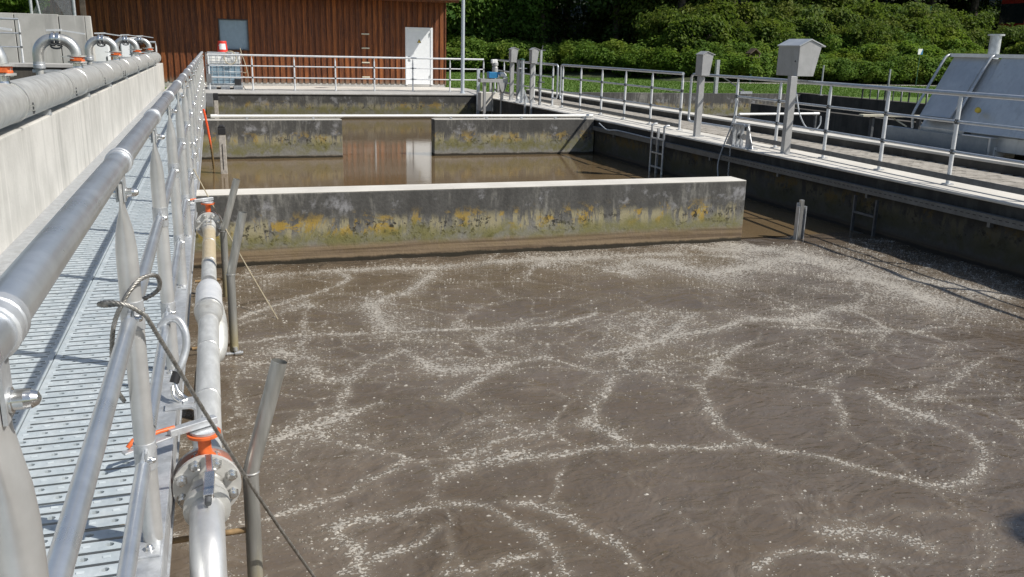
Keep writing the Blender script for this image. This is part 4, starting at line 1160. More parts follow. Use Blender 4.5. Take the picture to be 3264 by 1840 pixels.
for x in (8.23, 8.49): part('leg', MB().box(x - .03, x + .03, 27.17, 27.23, 0, .62), 'grey_box', t)
part('shelf', MB().box(8.15, 8.58, 27.1, 27.3, .62, .68), 'grey_box', t)
part('motor', MB().lathe((8.37, 27.2, .68), (0, 0, 1), [(0, .06), (.03, .09), (.22, .09), (.25, .07), (.28, .10), (.36, .10), (.40, .06)], 14), 'grey_box', t)
part('head', MB().box(8.25, 8.43, 27.12, 27.28, 1.02, 1.14), 'white_plastic', t, .02)

# lamp post
t = thing('lamp_post', 'pale blue-grey lamp post at the deck corner before the lawn', 'lamp post', (7.88, 29.25, 0))
part('pole', MB().tube([(7.88, 29.25, .01), (7.88, 29.25, 2.2), (7.88, 29.25, 5.2)], .06, 16, True, [.062, .058, .045]), 'lamp_paint', t)
part('foot', MB().lathe((7.88, 29.25, 0), (0, 0, 1), [(0, .11), (.012, .11), (.012, .075), (.05, .07)], 16), 'lamp_paint', t)
part('lamp_head', MB().lathe((7.75, 29.25, 5.2), (0, 0, 1), [(0, .1), (.02, .22), (.10, .24), (.2, .14), (.24, .05)], 20), 'lamp_paint', t)

added_lamp_post = copy_tree(t); added_lamp_post.location = (8.86, -.22, 0); added_lamp_post['label'] = 'added unseen lamp post on the right-hand coping, put there to shade the water'  # out-of-view lamp post added so its head shadows the near water

# ================================================================== white tote tank, bucket, hose
ib = thing('tote_tank', 'white caged tote tank with bluish liquid on the deck corner', 'tank', (.35, 31, 0))
x0, x1, y0, y1 = -.19, .90, 30.75, 31.7
part('pallet', MB().box(x0, x0 + .28, y0, y1, .0, .10).box(.22, .50, y0, y1, .0, .10).box(x1 - .28, x1, y0, y1, .0, .10).box(x0, x1, y0, y1, .10, .14), 'galvanised', ib)
part('tank_liquid', MB().box(x0 + .03, x1 - .03, y0 + .03, y1 - .03, .14, .78), 'blue_liquid', ib, .05)
part('tank_top', MB().box(x0 + .03, x1 - .03, y0 + .032, y1 - .03, .785, 1.12), 'white_plastic', ib, .05)
part('lid_sheet', MB().box(x0 + .05, x1 - .05, y0 + .05, y1 - .05, 1.12, 1.16), 'galvanised', ib, .01)
for i in range(7):
    x = x0 + (x1 - x0) * i / 6
    part('cage_bar', MB().cyl((x, y0, .14), (x, y0, 1.13), .0075, 6), 'galvanised', ib)
for z in (.17, .36, .55, .76, .95, 1.13):
    part('cage_bar', MB().tube([(x1, y1, z), (x1, y0 - .012, z), (x0, y0 - .012, z), (x0, y1, z)], .0075, 6), 'galvanised', ib)
part('outlet', MB().box(.66, .86, y0 - .02, y0 + .06, .14, .33), 'black', ib)
bk = thing('bucket', 'upturned red bucket with a white label on the tote tank', 'bucket', (.345, 31.1, 1.16))
part('body', MB().lathe((.345, 31.1, 1.16), (0, 0, 1), [(0, .185), (.02, .185), (.022, .165), (.33, .135), (.345, .13)], 20), 'red_plastic', bk)
lb = MB(); nseg = 8
for i in range(nseg):
    q = []
    for (ii, zz) in ((i, 1.24), (i + 1, 1.24), (i + 1, 1.42), (i, 1.42)):
        an = R(-125 + 75 * ii / nseg); rr = .1665 - (zz - 1.182) / .31 * .030 + .002
        q.append((.345 + rr * math.cos(an), 31.1 + rr * math.sin(an), zz))
    lb.add(q, [(0, 1, 2, 3)], True)
part('label', lb, 'white_label', bk)
part('label_print', MB().lathe((.265, 30.956, 1.36), (-.45, -1, .08), [(0, .032), (.004, .030)], 10), 'hose_grey', bk)
hs = thing('coiled_hose', 'tan hose coiled on the front of the tote tank, end drooping beside it', 'hose', (.6, 30.7, .4))
cpts = []
for i in range(60):
    an = 2 * math.pi * i / 22
    cpts.append((.56 + (.185 + .006 * math.sin(i * .3)) * math.cos(an), 30.70 + .003 * math.sin(i), .99 + (.205 + .006 * math.cos(i * .4)) * math.sin(an)))
part('coil', MB().tube(cpts, .013, 8), 'hose_tan', hs)
part('tail', MB().tube(smooth_path([(.88, 30.72, 1.30), (.92, 30.7, 1.12), (1.0, 30.7, .85), (1.06, 30.7, .60), (1.08, 30.7, .42), (1.02, 30.7, .36), (.93, 30.72, .42)], 6).copy(), .013, 8).tube(smooth_path([(1.02, 30.71, .8), (1.05, 30.71, .62), (1.02, 30.71, .53), (.93, 30.72, .54)], 6), .012, 8), 'hose_tan', hs)

# ================================================================== timber building
BY = 33.0
bd = thing('timber_building', 'reddish-brown timber-clad building with white door beyond the deck', 'building', (2, BY, 0))
BX0, BX1, BZ = -7.8, 8.22, 3.35
wb = MB().box(BX0, .29, BY + .02, BY + 6, 0, BZ).box(1.24, 6.74, BY + .02, BY + 6, 0, BZ).box(.29, 1.24, BY + .02, BY + 6, 0, 1.22).box(.29, 1.24, BY + .02, BY + 6, 2.22, BZ).box(6.74, 7.72, BY + .02, BY + 6, 2.12, BZ).box(7.72, BX1, BY + .02, BY + 6, 0, BZ).box(6.74, 7.72, BY + .12, BY + 6, 0, 2.12)
part('wall', wb, 'cladding', bd)
# boards, alternately proud
bw = .205; x = BX0 + .1; i = 0
def board_mesh(z0, z1, w, dpt):
    me = MB().box(-w / 2, w / 2, -dpt, 0, z0, z1).mesh('board'); me.materials.append(M['cladding']); return me
cache = {}
def board(xc, z0, z1, w, dpt, yb):
    key = (round(z0, 3), round(z1, 3), w, dpt)
    if key not in cache: cache[key] = board_mesh(z0, z1, w, dpt)
    o = bpy.data.objects.new('board', cache[key]); col.objects.link(o); o.parent = bd
    o.location = (xc - 2, yb - BY, 0)
while x < BX1 - .05:
    dpt = .035
    w_ = .125
    segs = [(.12, BZ)]
    if .29 - w_ / 2 < x < 1.24 + w_ / 2: segs = [(.12, 1.20), (2.24, BZ)]
    if 6.72 - w_ / 2 < x < 7.74 + w_ / 2: segs = [(2.14, BZ)]
    if 5.16 - .09 < x < 5.50 - .1: pass
    for a_, b_ in segs: board(x, a_, b_, w_, dpt, BY + .018)
    x += bw
wn = part('window', MB().box(.29, 1.24, BY + .06, BY + .07, 1.22, 2.22), 'dark_glass', bd)
part('pane', MB().box(.315, 1.215, BY + .035, BY + .05, 1.245, 2.195), 'window_pane', wn)
part('frame', MB().box(.28, .315, BY - .03, BY + .06, 1.21, 2.23).box(1.215, 1.25, BY - .03, BY + .06, 1.21, 2.23).box(.315, 1.215, BY - .03, BY + .06, 2.195, 2.23).box(.315, 1.215, BY - .03, BY + .06, 1.21, 1.245), 'dark_grey', wn)
dr = part('door', MB().box(6.80, 7.66, BY - .01, BY + .03, .12, 2.06), 'white_paint', bd, .006)
part('frame', MB().box(6.72, 6.80, BY - .03, BY + .06, .1, 2.14).box(7.66, 7.74, BY - .03, BY + .06, .1, 2.14).box(6.80, 7.66, BY - .03, BY + .06, 2.06, 2.14), 'white_paint', dr, .006)
part('handle', MB().cyl((6.86, BY - .01, 1.05), (6.86, BY - .06, 1.05), .012, 8).cyl((6.86, BY - .06, 1.05), (6.99, BY - .06, 1.05), .011, 8).box(6.84, 6.88, BY - .016, BY - .01, .93, 1.12), 'stainless', dr)
for z in (.35, 1.86): part('hinge', MB().cyl((7.65, BY - .04, z), (7.65, BY - .04, z + .13), .015, 8), 'stainless', dr)
sg = part('warning_sign', MB().prism([(7.16, 1.60), (7.31, 1.60), (7.235, 1.735)], 'y', BY - .016, BY - .0105), 'black', dr)
part('sign_face', MB().prism([(7.182, 1.612), (7.288, 1.612), (7.235, 1.708)], 'y', BY - .019, BY - .016), 'sign_yellow', sg)
part('sign_symbol', MB().prism([(7.243, 1.685), (7.226, 1.648), (7.236, 1.648), (7.228, 1.620), (7.248, 1.656), (7.238, 1.656), (7.25, 1.683)], 'y', BY - .021, BY - .019), 'black', sg)
for z in (1.86, 1.37, .87, .36):
    part('strap_hinge', MB().box(5.13, 5.41, BY - .040, BY - .022, z - .022, z + .022), 'cream', bd, .004)
part('hatch_door', MB().box(5.18, 5.44, BY - .021, BY - .016, .3, .86), 'cladding', bd)
part('corner_board', MB().box(BX1 - .02, BX1 + .03, BY - .02, BY + .12, .1, BZ), 'cladding', bd)
part('plinth', MB().box(BX0, BX1, BY + .0, BY + .02, -.06, .13), 'grey_concrete', bd)
rf = part('roof', MB().prism([(BY - .92, 3.02), (BY + 3.0, 4.55), (BY + 7, 3.0), (BY + 7, 3.15), (BY + 3.0, 4.72), (BY - .92, 3.17)], 'x', BX0 - .3, 8.45), 'roof_tile', bd)
part('soffit', MB().box(BX0 - .25, 8.40, BY - .88, BY + .02, 3.03, 3.06), 'cladding', rf)
part('fascia', MB().box(BX0 - .3, 8.46, BY - .945, BY - .922, 3.0, 3.19), 'cladding', rf)
part('gutter', MB().tube([(BX0 - .3, BY - .99, 3.10), (8.48, BY - .99, 3.10)], .05, 10), 'roof_tile', rf)

# ================================================================== right: inclined covers
cv = thing('inclined_cover', 'inclined sheet-metal machine covers standing over the dark basin', 'machine', (11.6, 11, .1))
def slope_panel(ya, yb, xb, zb_, xt, zt, th=.03):
    return MB().prism([(xb, zb_), (xb + .04, zb_), (xt + .04, zt), (xt, zt)], 'y', ya, yb)
part('body', MB().prism([(11.12, .16), (11.12, .40), (11.70, 1.50), (12.7, 1.50), (12.7, .16)], 'y', 11.12, 12.05).prism([(11.12, .16), (11.12, .37), (11.70, 1.50), (12.7, 1.50), (12.7, .16)], 'y', 7.2, 10.98), 'cover_sheet', cv)
part('cover_panel', slope_panel(11.38, 12.0, 11.05, .58, 11.60, 1.47), 'cover_sheet', cv, .004)
part('cover_panel', MB().prism([(11.09, .56), (11.12, .56), (11.67, 1.53), (11.64, 1.53)], 'y', 11.36, 12.08), 'cover_sheet', cv)
part('cover_panel', slope_panel(9.9, 11.08, 11.03, .40, 11.60, 1.53), 'cover_sheet', cv, .004)
part('cover_panel', slope_panel(8.5, 9.88, 11.03, .40, 11.60, 1.53), 'cover_sheet', cv, .004)
part('ridge_trim', MB().box(11.57, 11.75, 7.2, 12.1, 1.52, 1.575), 'rail_white', cv)
part('front_trim', MB().box(11.0, 11.09, 11.38, 12.02, .52, .57), 'rail_white', cv)
for y in (12.12, 11.20):
    part('grab_rail', MB().tube(smooth_path([(11.02, y, .36), (11.0, y, .52), (11.01, y, .63), (11.2, y, .99), (11.42, y, 1.38), (11.5, y, 1.51), (11.58, y, 1.55), (11.66, y, 1.55)], 5), .022, 10), 'galvanised', cv)
for y_ in (8.62, 9.78, 10.02, 10.96):
    for k_ in range(6):
        f_ = .08 + k_ * .165
        part('rivet', MB().lathe((11.03 + .57 * f_, y_, .40 + 1.13 * f_), (-.893, 0, .45), [(0, .011), (.004, .010), (.007, .004)], 8), 'galvanised', cv)
part('knob', MB().lathe((11.14, 10.90, .72), (-1, -.5, .3), [(0, .022), (.05, .022), (.05, .04), (.10, .045), (.12, .03)], 12), 'yellow_knob', cv)
part('vent_pipe', MB().lathe((11.95, 11.6, 1.5), (0, 0, 1), [(0, .085), (.36, .085), (.36, .125), (.385, .125)], 18), 'galvanised', cv)
bx_ = thing('pump_box', 'low grey sheet-metal trough box at the foot of the inclined covers', 'box', (11.2, 11.5, .1))
part('body', MB().box(10.98, 11.02, 10.5, 12.72, .056, .35).box(11.02, 11.1, 12.2, 12.72, .06, .35), 'box_shade_sheet', bx_, .004)
part('end_panel', MB().box(10.985, 11.5, 10.46, 10.499, .056, .35), 'cover_sheet', bx_, .004)  # sunlit end of the box painted with the paler sheet
part('lid', MB().box(10.96, 11.52, 10.44, 11.0, .351, .368), 'rail_white', bx_, .003)
pl_ = part('data_plate', MB().box(11.07, 11.30, 10.45, 10.459, .03, .22), 'white_label', bx_, .003)
part('print', MB().box(11.12, 11.24, 10.447, 10.45, .165, .175), 'dark_grey', pl_)
for (a_, b_) in ((11.09, .06), (11.09, .14), (11.275, .06), (11.275, .14)): part('screw', MB().cyl((a_ + .004, 10.45, b_ + .03), (a_ + .004, 10.444, b_ + .03), .008, 8), 'black', pl_)
solo('concrete_plinth', MB().box(10.56, 13.2, 7.0, 13.2, -2.0, .055), 'kerb_dark', 'concrete base under the inclined covers', 'plinth', (11.5, 10, -2))
# white tube and pale plank across the dark basin
t = thing('white_pipe', 'white pipe spanning above the dark basin behind the large gabled housing', 'pipe', (11.6, 17, .2))
part('pipe', MB().tube([(10.75, 16.95, .225), (12.75, 17.1, .225)], .028, 12), 'white_plastic', t)
part('pipe', MB().tube([(12.75, 17.1, .225), (12.9, 17.1, .225)], .034, 12), 'white_plastic', t)
part('socket', MB().lathe((11.95, 17.04, .225), (1, .07, 0), [(0, .034), (.09, .034)], 12), 'white_plastic', t)
part('support', MB().box(10.66, 10.70, 16.92, 16.98, -1.0, .22), 'dark_steel', t)
part('support', MB().box(12.8, 12.84, 17.07, 17.13, -1.0, .2), 'dark_steel', t)
t = thing('plank', 'pale weathered plank with a brace over the dark basin', 'plank', (15, 17, .2))
part('board', MB().bar((14.05, 17.1, .19), (15.6, 16.75, .19), .22, .04), 'cream', t)
part('brace', MB().bar((14.75, 16.95, .17), (15.15, 16.85, -.05), .03, .03), 'cream', t)
part('support', MB().box(14.3, 14.36, 17.0, 17.1, -1, .17), 'dark_steel', t)
part('support', MB().box(15.4, 15.46, 16.75, 16.85, -1, .17), 'dark_steel', t)

# frames and posts on the basin rim toward the lawn
for (x, y, h, lb) in ((20.8, 27.6, 1.05, 'thin grey post on the side wall near the step irons'), (21.15, 24.6, 1.0, 'thin grey post between the step irons'), (21.2, 22.2, 1.0, 'thin grey post on the side wall nearest the covers')):
    t = thing('rim_post', lb, 'post', (x, y, .1)); part('post', MB().cyl((x, y, .08), (x, y, .1 + h), .03, 8), 'galvanised', t); part('foot', MB().box(x - .07, x + .07, y - .07, y + .07, .10, .112), 'galvanised', t)
for k, (y, lb) in enumerate(((25.3, 'step-iron hoop on the side wall nearer the lawn'), (24.2, 'middle step-iron hoop on the side wall'), (23.1, 'step-iron hoop on the side wall nearer the covers'))):
    t = thing('step_iron', lb, 'hoop', (21.05, y, .1))
    part('hoop', MB().tube([(21.05, y - .38, .1), (21.05, y - .38, .48), (21.05, y + .38, .48), (21.05, y + .38, .1)], .028, 8), 'dark_steel', t)
    part('bar', MB().cyl((21.05, y, .1), (21.05, y, .48), .02, 8), 'dark_steel', t)
t = thing('davit_post', 'grey davit post with diagonal stay behind the large gabled housing', 'post', (17.4, 28.4, .06))
part('post', MB().box(17.35, 17.47, 29.1, 29.22, .06, 1.25), 'galvanised', t)
part('stay', MB().bar((17.45, 29.15, .75), (18.6, 29.15, .15), .04, .04), 'dark_steel', t)
part('foot', MB().box(18.4, 18.9, 29.05, 29.3, .06, .14), 'galvanised', t)

# ================================================================== vegetation
def leaf_cloud(centers, radii, n, size, up=.35, shell=.55, flat=.0, seed=0, aspect=1.5):
    """n leaf quads spread through a set of ellipsoids"""
    g = np.random.default_rng(seed)
    C = np.asarray(centers, float); Rd = np.asarray(radii, float)
    w = np.prod(Rd, 1) ** (2 / 3.); w /= w.sum()
    k = g.choice(len(C), n, p=w)
    dvec = g.normal(size=(n, 3)); dvec /= np.linalg.norm(dvec, axis=1)[:, None]
    rad = 1 - shell * g.uniform(0, 1, n) ** 1.6
    rad *= 1 + .12 * g.normal(size=n)
    P = C[k] + dvec * rad[:, None] * Rd[k]
    nrm = dvec * .75 + g.normal(size=(n, 3)) * .5 + np.array([.38, -.30, up + .2])
    nrm /= np.linalg.norm(nrm, axis=1)[:, None]
    t = np.cross(nrm, g.normal(size=(n, 3))); t /= np.linalg.norm(t, axis=1)[:, None]
    b = np.cross(nrm, t)
    s = size * g.uniform(.55, 1.3, n)
    L = (s * aspect)[:, None]; S = s[:, None]
    bend = nrm * (s * .22)[:, None]
    V = np.stack([P - t * L * .5 - bend, P + b * S * .5, P + t * L * .5 - bend, P - b * S * .5], 1).reshape(-1, 3)
    Q = np.arange(4 * n).reshape(n, 4)
    return V, Q
def clumps(n, rx, ry, rz, cz, r0, r1, seed):
    g = np.random.default_rng(seed); C = []; Rr = []
    for i in range(n):
        d = g.normal(size=3); d /= np.linalg.norm(d); f = g.uniform(.45, 1.0)
        c = np.array([d[0] * rx * f, d[1] * ry * f, cz + d[2] * rz * f]); r = g.uniform(r0, r1)
        C.append(c); Rr.append([r * g.uniform(.8, 1.25), r * g.uniform(.8, 1.25), r * g.uniform(.6, 1.0)])
    return C, Rr

def stems(mb, h, n, spread, seed, r=.02):
    g = random.Random(seed)
    for i in range(n):
        a = g.uniform(0, 6.28); x, y = spread * .4 * math.cos(a), spread * .4 * math.sin(a)
        mb.tube(smooth_path([(x * .3, y * .3, -.15), (x, y, h * .5), (x * 2.1, y * 2.1, h * .85)], 4), r, 5, True)
    return mb

ORD = ['first', 'second', 'third', 'fourth', 'fifth', 'sixth', 'seventh', 'eighth', 'ninth', 'tenth', 'eleventh', 'twelfth', 'thirteenth', 'fourteenth', 'fifteenth', 'sixteenth', 'seventeenth', 'eighteenth', 'nineteenth', 'twentieth', 'twenty-first', 'twenty-second', 'twenty-third', 'twenty-fourth', 'twenty-fifth', 'twenty-sixth', 'twenty-seventh', 'twenty-eighth', 'twenty-ninth', 'thirtieth']
# brambles on the bank: a few kinds of crown, each plant its own object
bram = []
for v in range(5):
    C, Rr = clumps(46, 1.75, 1.35, .78, .85, .28, .62, 40 + v)
    V, Q = leaf_cloud(C, Rr, 9000, .125, .5, .4, 0, 60 + v, 1.45)
    V[:, 2] = np.maximum(V[:, 2], -.1)
    bram.append((fastmesh('crown', V, Q, 'bramble_leaf'), stems(MB(), 1.2, 9, 1.3, v).mesh('stems')))
    bram[-1][1].materials.append(M['bark'])
def plant(kind, meshes, label, cat, loc, rot, sc, group, second='stems'):
    t = thing(kind, label, cat, loc, group); t.rotation_euler = (0, 0, rot); t.scale = sc if isinstance(sc, tuple) else (sc,) * 3
    for nm, me in zip(('crown', second), meshes):
        o = bpy.data.objects.new(nm, me); col.objects.link(o); o.parent = t
    return t
k = 0
for row, (off, hs) in enumerate(((.5, .92), (2.5, .95), (4.8, 1.15))):
    x = 11.5 + row * .9; kk = 0
    if row == 2: x = 27
    while x < 47:
        base = base_y(x)
        y = base + off + random.uniform(-.4, .4) + .3
        s = hs * random.uniform(.85, 1.12) * (1 + .1 * math.sin(x * .5))
        if x > 33: s *= .92
        lb = ORD[kk] + (' bramble bush from the timber building, row along the lawn edge', ' bramble bush from the timber building, row halfway up the bank', ' bramble bush from the timber building, row crowning the bank')[row]; kk += 1
        plant('bramble_bush', bram[k % 5], lb, 'bush', (x, y, hill_z(x, y) - .1), random.uniform(0, 6.28), (s * random.uniform(1.15, 1.4), s * 1.1, s * random.uniform(.85, 1.12)), 'brambles on the bank')
        x += 1.75 * random.uniform(.8, 1.15); k += 1

# ivy-hung tree beside the building, in larger sunlit leaves
def tree_meshes(seed, h, rx, nclump, nleaf, leaf, mat, low=.15, limb=7, tr=.16, r0=.5, r1=1.1):
    g = random.Random(seed)
    tm = MB()
    pts = [(0, 0, -.4)]; x = y = 0
    for i in range(1, 7):
        x += g.uniform(-.14, .14); y += g.uniform(-.14, .14); pts.append((x, y, h * .9 * i / 6))
    tm.tube(pts, tr, 9, True, [tr * (1.25 - .17 * i) for i in range(7)])
    for i in range(limb):
        j = g.randint(2, 5); p = Vector(pts[j]); a = g.uniform(0, 6.28); L = rx * g.uniform(.5, .95)
        q = p + Vector((math.cos(a) * L, math.sin(a) * L, L * g.uniform(.2, .8)))
        mid = p.lerp(q, .5) + Vector((0, 0, .15 * L))
        tm.tube([p, mid, q], tr * .4, 6, True, [tr * .42, tr * .26, tr * .1])
    t_ = tm.mesh('trunk'); t_.materials.append(M['bark'])
    C, Rr = clumps(nclump, rx, rx, h * (1 - low) / 2, h * (1 + low) / 2, r0, r1, seed)
    V, Q = leaf_cloud(C, Rr, nleaf, leaf, .35, .6, 0, seed + 1)
    return fastmesh('crown', V, Q, mat), t_
ivy = [tree_meshes(3, 7.5, 2.2, 60, 11000, .19, 'ivy_leaf', .02), tree_meshes(4, 6.5, 1.9, 50, 9500, .18, 'ivy_leaf', .02)]
for i, (x, y, s, lb) in enumerate(((13.4, 58.5, 1.15, 'bright leafy tree behind the lamp post, hung with ivy'), (16.9, 58.8, 1.1, 'bright leafy tree between the lamp post and the slender housings'), (10.6, 57.5, 1.1, 'leafy tree at the corner of the timber building'),
                                   (20.0, 59.0, 1.0, 'half-shaded leafy tree above the brambles by the slender housings'))):
    plant('leafy_tree', ivy[i % 2], lb, 'tree', (x, y, hill_z(x, y) - .2), i * 1.3, s, 'leafy trees beside the building', 'trunk')
wood = [tree_meshes(20 + v, 11 + v, 3.4, 70, 12000, .20, 'tree_leaf', .22, 9, .24, .7, 1.5) for v in range(4)]
k = 0
for row, y0 in enumerate((8.5, 12.5, 17, 23, 31)):
    x = 6 + row * 1.3; kk = 0
    while x < 78 + row * 6:
        y = base_y(x) + y0 + random.uniform(-1.2, 1.2)
        if x > 34: y += 3.5
        if x > 44: y += 4
        s = random.uniform(.85, 1.15)
        lb = ORD[kk] + ' ' + ('dark woodland tree behind the brambles, front of the wood', 'dark woodland tree in the second rank of the wood', 'dark woodland tree deep in the wood', 'dark woodland tree far back in the wood', 'dark woodland tree in the last rank of the wood')[row] + ', from the timber building'; kk += 1
        plant('woodland_tree', wood[k % 4], lb, 'tree', (x, y, hill_z(x, y) - .2), random.uniform(0, 6.28), s, 'woodland trees', 'trunk')
        x += random.uniform(3.3, 4.6); k += 1
# understory fills the gloom between the trunks
C = []; Rr = []
for i in range(150):
    x = random.uniform(8, 95); y = base_y(x) + random.uniform(9, 27) + (3 if x > 34 else 0)
    C.append((x, y, hill_z(x, y) + random.uniform(.2, 1.6))); Rr.append((random.uniform(.8, 1.9), random.uniform(.8, 1.6), random.uniform(.6, 1.5)))
V, Q = leaf_cloud(C, Rr, 60000, .17, .3, .7, 0, 300)
o = bpy.data.objects.new('understory', fastmesh('understory', V, Q, 'tree_leaf')); col.objects.link(o)
tag(o, 'dark undergrowth between the woodland trunks', 'undergrowth', None, 'stuff')
# hedge-like shrubs on the hill to the right
hed = []
for v in range(3):
    C, Rr = clumps(46, 2.0, 1.5, 1.1, 1.2, .35, .75, 80 + v)
    V, Q = leaf_cloud(C, Rr, 9000, .14, .4, .42, 0, 90 + v)
    me2 = stems(MB(), 1.8, 8, 1.6, 30 + v, .03).mesh('stems'); me2.materials.append(M['bark'])
    hed.append((fastmesh('crown', V, Q, 'hedge_leaf'), me2))
k = 0
for row, (y0, s0) in enumerate(((48.5, 1.05), (51.5, 1.25), (55, 1.4))):
    x = 27 + row * .8; kk = 0
    while x < (50.5 if row else 54):
        y = y0 + random.uniform(-.6, .6) - max(0, x - 40) * .12
        s = s0 * random.uniform(.88, 1.15) * (.9 if x > 44 else 1)
        lb = ORD[kk] + (' dull green shrub from the wood in the lowest slope row', ' dull green shrub from the wood in the middle slope row', ' dull green shrub from the wood in the top slope row')[row]; kk += 1
        plant('slope_shrub', hed[k % 3], lb, 'shrub', (x, y, hill_z(x, y) - .15), random.uniform(0, 6.28), s, 'shrubs on the slope')
        x += random.uniform(2.3, 3.0); k += 1
for i, (x, y, s, lb) in enumerate(((51.5, 44.6, 1.0, 'shrub behind the vent pipe of the inclined covers'), (48.6, 44.2, .95, 'shrub left of the vent pipe, beyond the lawn'), (54.8, 45.4, 1.0, 'shrub right of the vent pipe, beyond the lawn'))):
    plant('slope_shrub', hed[i], lb, 'shrub', (x, y, hill_z(x, y) - .1), i, s, 'shrubs beyond the covers')
# ivy hedge above the retaining wall on the left
for i, (x, y, s) in enumerate(((-7.0, 31.0, .62), (-6.3, 31.2, .66), (-5.6, 31.3, .6), (-7.2, 33.4, .9), (-5.9, 34.6, .8))):
    plant('slope_shrub', bram[i % 5], ORD[i if i < 3 else i - 3] + (' low ivy shrub on the retaining wall, counted toward the fence post' if i < 3 else ' taller ivy shrub on the terrace, counted toward the timber building'), 'shrub', (x, y, 2.03), i * 1.1, s, 'shrubs above the retaining wall')
solo('grass_terrace', MB().box(-13, -4.0, 29.97, 38, -.05, 2.08), 'lawn', kind='structure')
for i, (x, y, s) in enumerate(((-10.5, 40, .9), (-6.4, 41, 1.0), (-3.0, 43, 1.0), (-13, 42, 1.0), (0.5, 45, 1.0), (4.5, 47, 1.0))):
    plant('woodland_tree', wood[i % 4], ('tree behind the low ivy shrubs on the retaining wall', 'tree behind the chain-link fence', 'tree behind the corner of the timber building', 'tree behind the raised tank wall', 'tree behind the window of the timber building', 'tree behind the white door of the timber building')[i], 'tree', (x, y, -.1), i * .9, s, 'trees behind the building', 'trunk')
# chain-link fence on the terrace
fc = thing('chain_fence', 'chain-link fence with grey posts above the retaining wall', 'fence', (-5.5, 30.3, 2.08))
for x in (-7.6, -4.95, -3.8): part('post', MB().cyl((x, 30.3, 2.07), (x, 30.3, 3.9), .045, 10), 'galvanised', fc)
part('stay', MB().cyl((-4.72, 30.3, 2.07), (-4.9, 30.3, 3.5), .032, 8), 'galvanised', fc)
wm = MB()
for i in range(46):
    x = -4.95 + i * .025; e = min(.9, -3.8 - x)
    wm.bar((x, 30.3, 2.1), (x + e, 30.3, 2.1 + e * 1.9), .005, .005, (0, 1, 0))
    wm.bar((x, 30.3, 3.8), (x + e, 30.3, 3.8 - e * 1.9), .005, .005, (0, 1, 0))
o = part('mesh_wire', wm, 'galvanised', fc); o['kind'] = 'stuff'
# timber post by the fence end
solo('timber_post', MB().box(-3.75, -3.6, 31.2, 31.35, 1.6, 4.0), 'bark', 'dark timber post where the fence meets the building', 'post', (-3.7, 31.3, 1.6))

# green fence posts on the hill, birdhouse, little sign, red bus
for i, (x, y, st) in enumerate(((40.5, 51.5, 0), (44.3, 51.8, 1), (47.6, 52.2, 0))):
    z = hill_z(x, y)
    t = thing('fence_post', ('green fence post on the slope with a diagonal stay' if st else ('plain green fence post on the slope, wood side of the stayed post' if i == 0 else 'plain green fence post on the slope, bus side of the stayed post')), 'fence post', (x, y, z), None)
    part('post', MB().cyl((x, y, z - .3), (x, y, z + 2.6), .045, 8), 'fence_green', t)
    if st: part('stay', MB().cyl((x, y, z + 2.2), (x + 1.9, y, z + .2), .035, 8), 'fence_green', t)
bh = thing('birdhouse', 'small dark gabled birdhouse among the brambles', 'birdhouse', (28.3, 43.7, 0))
bxx, byy, bzz = 28.3, 43.7, 1.27
part('post', MB().box(bxx - .05, bxx + .05, byy + .1, byy + .2, -.1, bzz), 'fence_green', bh)
part('floor', MB().box(bxx - 0.236, bxx + 0.236, byy - 0.124, byy + 0.248, bzz, bzz + 0.031), 'birdhouse_wood', bh)
part('roof', MB().prism([(bxx - 0.341, bzz + 0.236), (bxx, bzz + 0.508), (bxx + 0.341, bzz + 0.236), (bxx + 0.310, bzz + 0.198), (bxx, bzz + 0.446), (bxx - 0.310, bzz + 0.198)], 'y', byy - 0.186, byy + 0.310), 'birdhouse_wood', bh)
part('back', MB().prism([(bxx - 0.223, bzz + 0.031), (bxx + 0.223, bzz + 0.031), (bxx + 0.223, bzz + 0.248), (bxx, bzz + 0.434), (bxx - 0.223, bzz + 0.248)], 'y', byy + 0.223, byy + 0.248), 'birdhouse_wood', bh)
for s in (-.3, .3): part('pillar', MB().box(bxx + s - .025, bxx + s + .025, byy - 0.112, byy - 0.081, bzz + 0.031, bzz + 0.279), 'birdhouse_wood', bh)
t = thing('small_sign', 'tiny white and blue sign above the brambles on the right', 'sign', (33.2, 42.5, .8))
part('post', MB().cyl((37.1, 41.0, -.1), (37.1, 41.0, 1.7), .02, 8), 'fence_green', t)
part('plate', MB().box(36.9, 37.2, 40.93, 40.96, 1.65, 1.95), 'white_label', t)
part('blue_field', MB().prism([(37.06, 1.65), (37.2, 1.65), (37.2, 1.95)], 'y', 40.92, 40.93), 'blue_paint', t)
bs = thing('red_bus', 'red bus glimpsed through the trees at the top of the slope', 'bus', (59, 53, 2.6))
bx, by, bz = 57.0, 52.0, 2.6
part('body', MB().box(bx - 1, bx + 9, by, by + 2.4, bz + .4, bz + 3.2), 'bus_red', bs, .1)
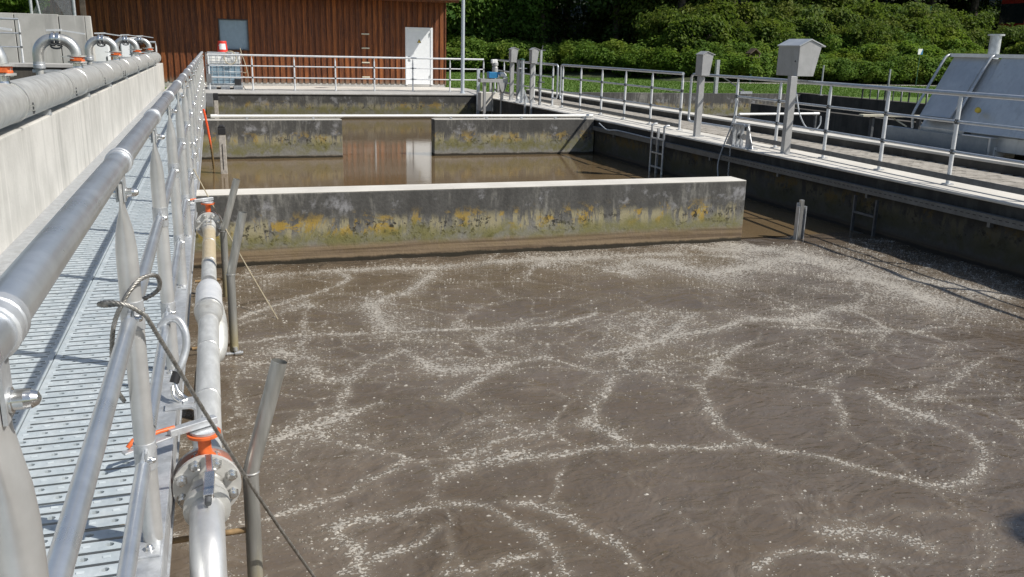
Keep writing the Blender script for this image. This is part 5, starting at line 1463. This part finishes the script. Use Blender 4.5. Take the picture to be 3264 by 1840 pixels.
for i in range(6): part('window', MB().box(bx - .97 + i * 1.6, bx + .58 + i * 1.6, by - .03, by - .001, bz + 1.45, bz + 2.85), 'dark_glass', bs)
for i in range(2): part('stripe', MB().box(bx - .9 + i * 4.6, bx + 3.2 + i * 4.6, by - .02, by - .002, bz + .95, bz + 1.15), 'white_label', bs)
for x in (bx + 1, bx + 7):
    w_ = part('wheel', MB().cyl((x, by - .02, bz + .45), (x, by + .28, bz + .45), .48, 16), 'black', bs)
    part('rim', MB().cyl((x, by - .05, bz + .45), (x, by - .021, bz + .45), .25, 12), 'stainless', w_)
part('side_window', MB().box(bx - 1.03, bx - 1.001, by + .1, by + 2.3, bz + 1.45, bz + 2.85), 'dark_glass', bs)
part('roof', MB().box(bx - .9, bx + 8.9, by + .1, by + 2.3, bz + 3.2, bz + 3.32), 'bus_red', bs)

# lawn blades
def grass():
    g = np.random.default_rng(5); n = 90000
    x = g.uniform(8.6, 46, n); y = 29.6 + (g.uniform(0, 1, n) ** 1.2) * 26
    ok = (y < np.where(x < 26.6, np.minimum(56, 44.1 + (26.6 - x) * 1.3), 44.1 - .09 * (x - 26.6)) + .3) & ~((y < 33.3) & (x < 9.2)) & ~((x > 10.4) & (x < 21.5) & (y < 29.6))
    ok &= ~((x > 24) & (np.abs(y - (43.6 - np.minimum(x - 24, 14) * .12)) < .8))
    x, y = x[ok], y[ok]; n = len(x)
    h = g.uniform(.03, .085, n); a = g.uniform(0, 6.28, n); w = g.uniform(.006, .014, n) * 1.6
    lx, ly = g.normal(0, .03, n), g.normal(0, .03, n)
    V = np.zeros((n, 3, 3)); z = -.062
    V[:, 0] = np.stack([x - w * np.cos(a), y - w * np.sin(a), np.full(n, z)], 1)
    V[:, 1] = np.stack([x + w * np.cos(a), y + w * np.sin(a), np.full(n, z)], 1)
    V[:, 2] = np.stack([x + lx, y + ly, z + h], 1)
    o = bpy.data.objects.new('grass', fastmesh('grass', V.reshape(-1, 3), np.arange(3 * n).reshape(n, 3), 'grass_blade')); col.objects.link(o)
    tag(o, 'short lawn between the basins and the brambles', 'grass', None, 'stuff')
grass()
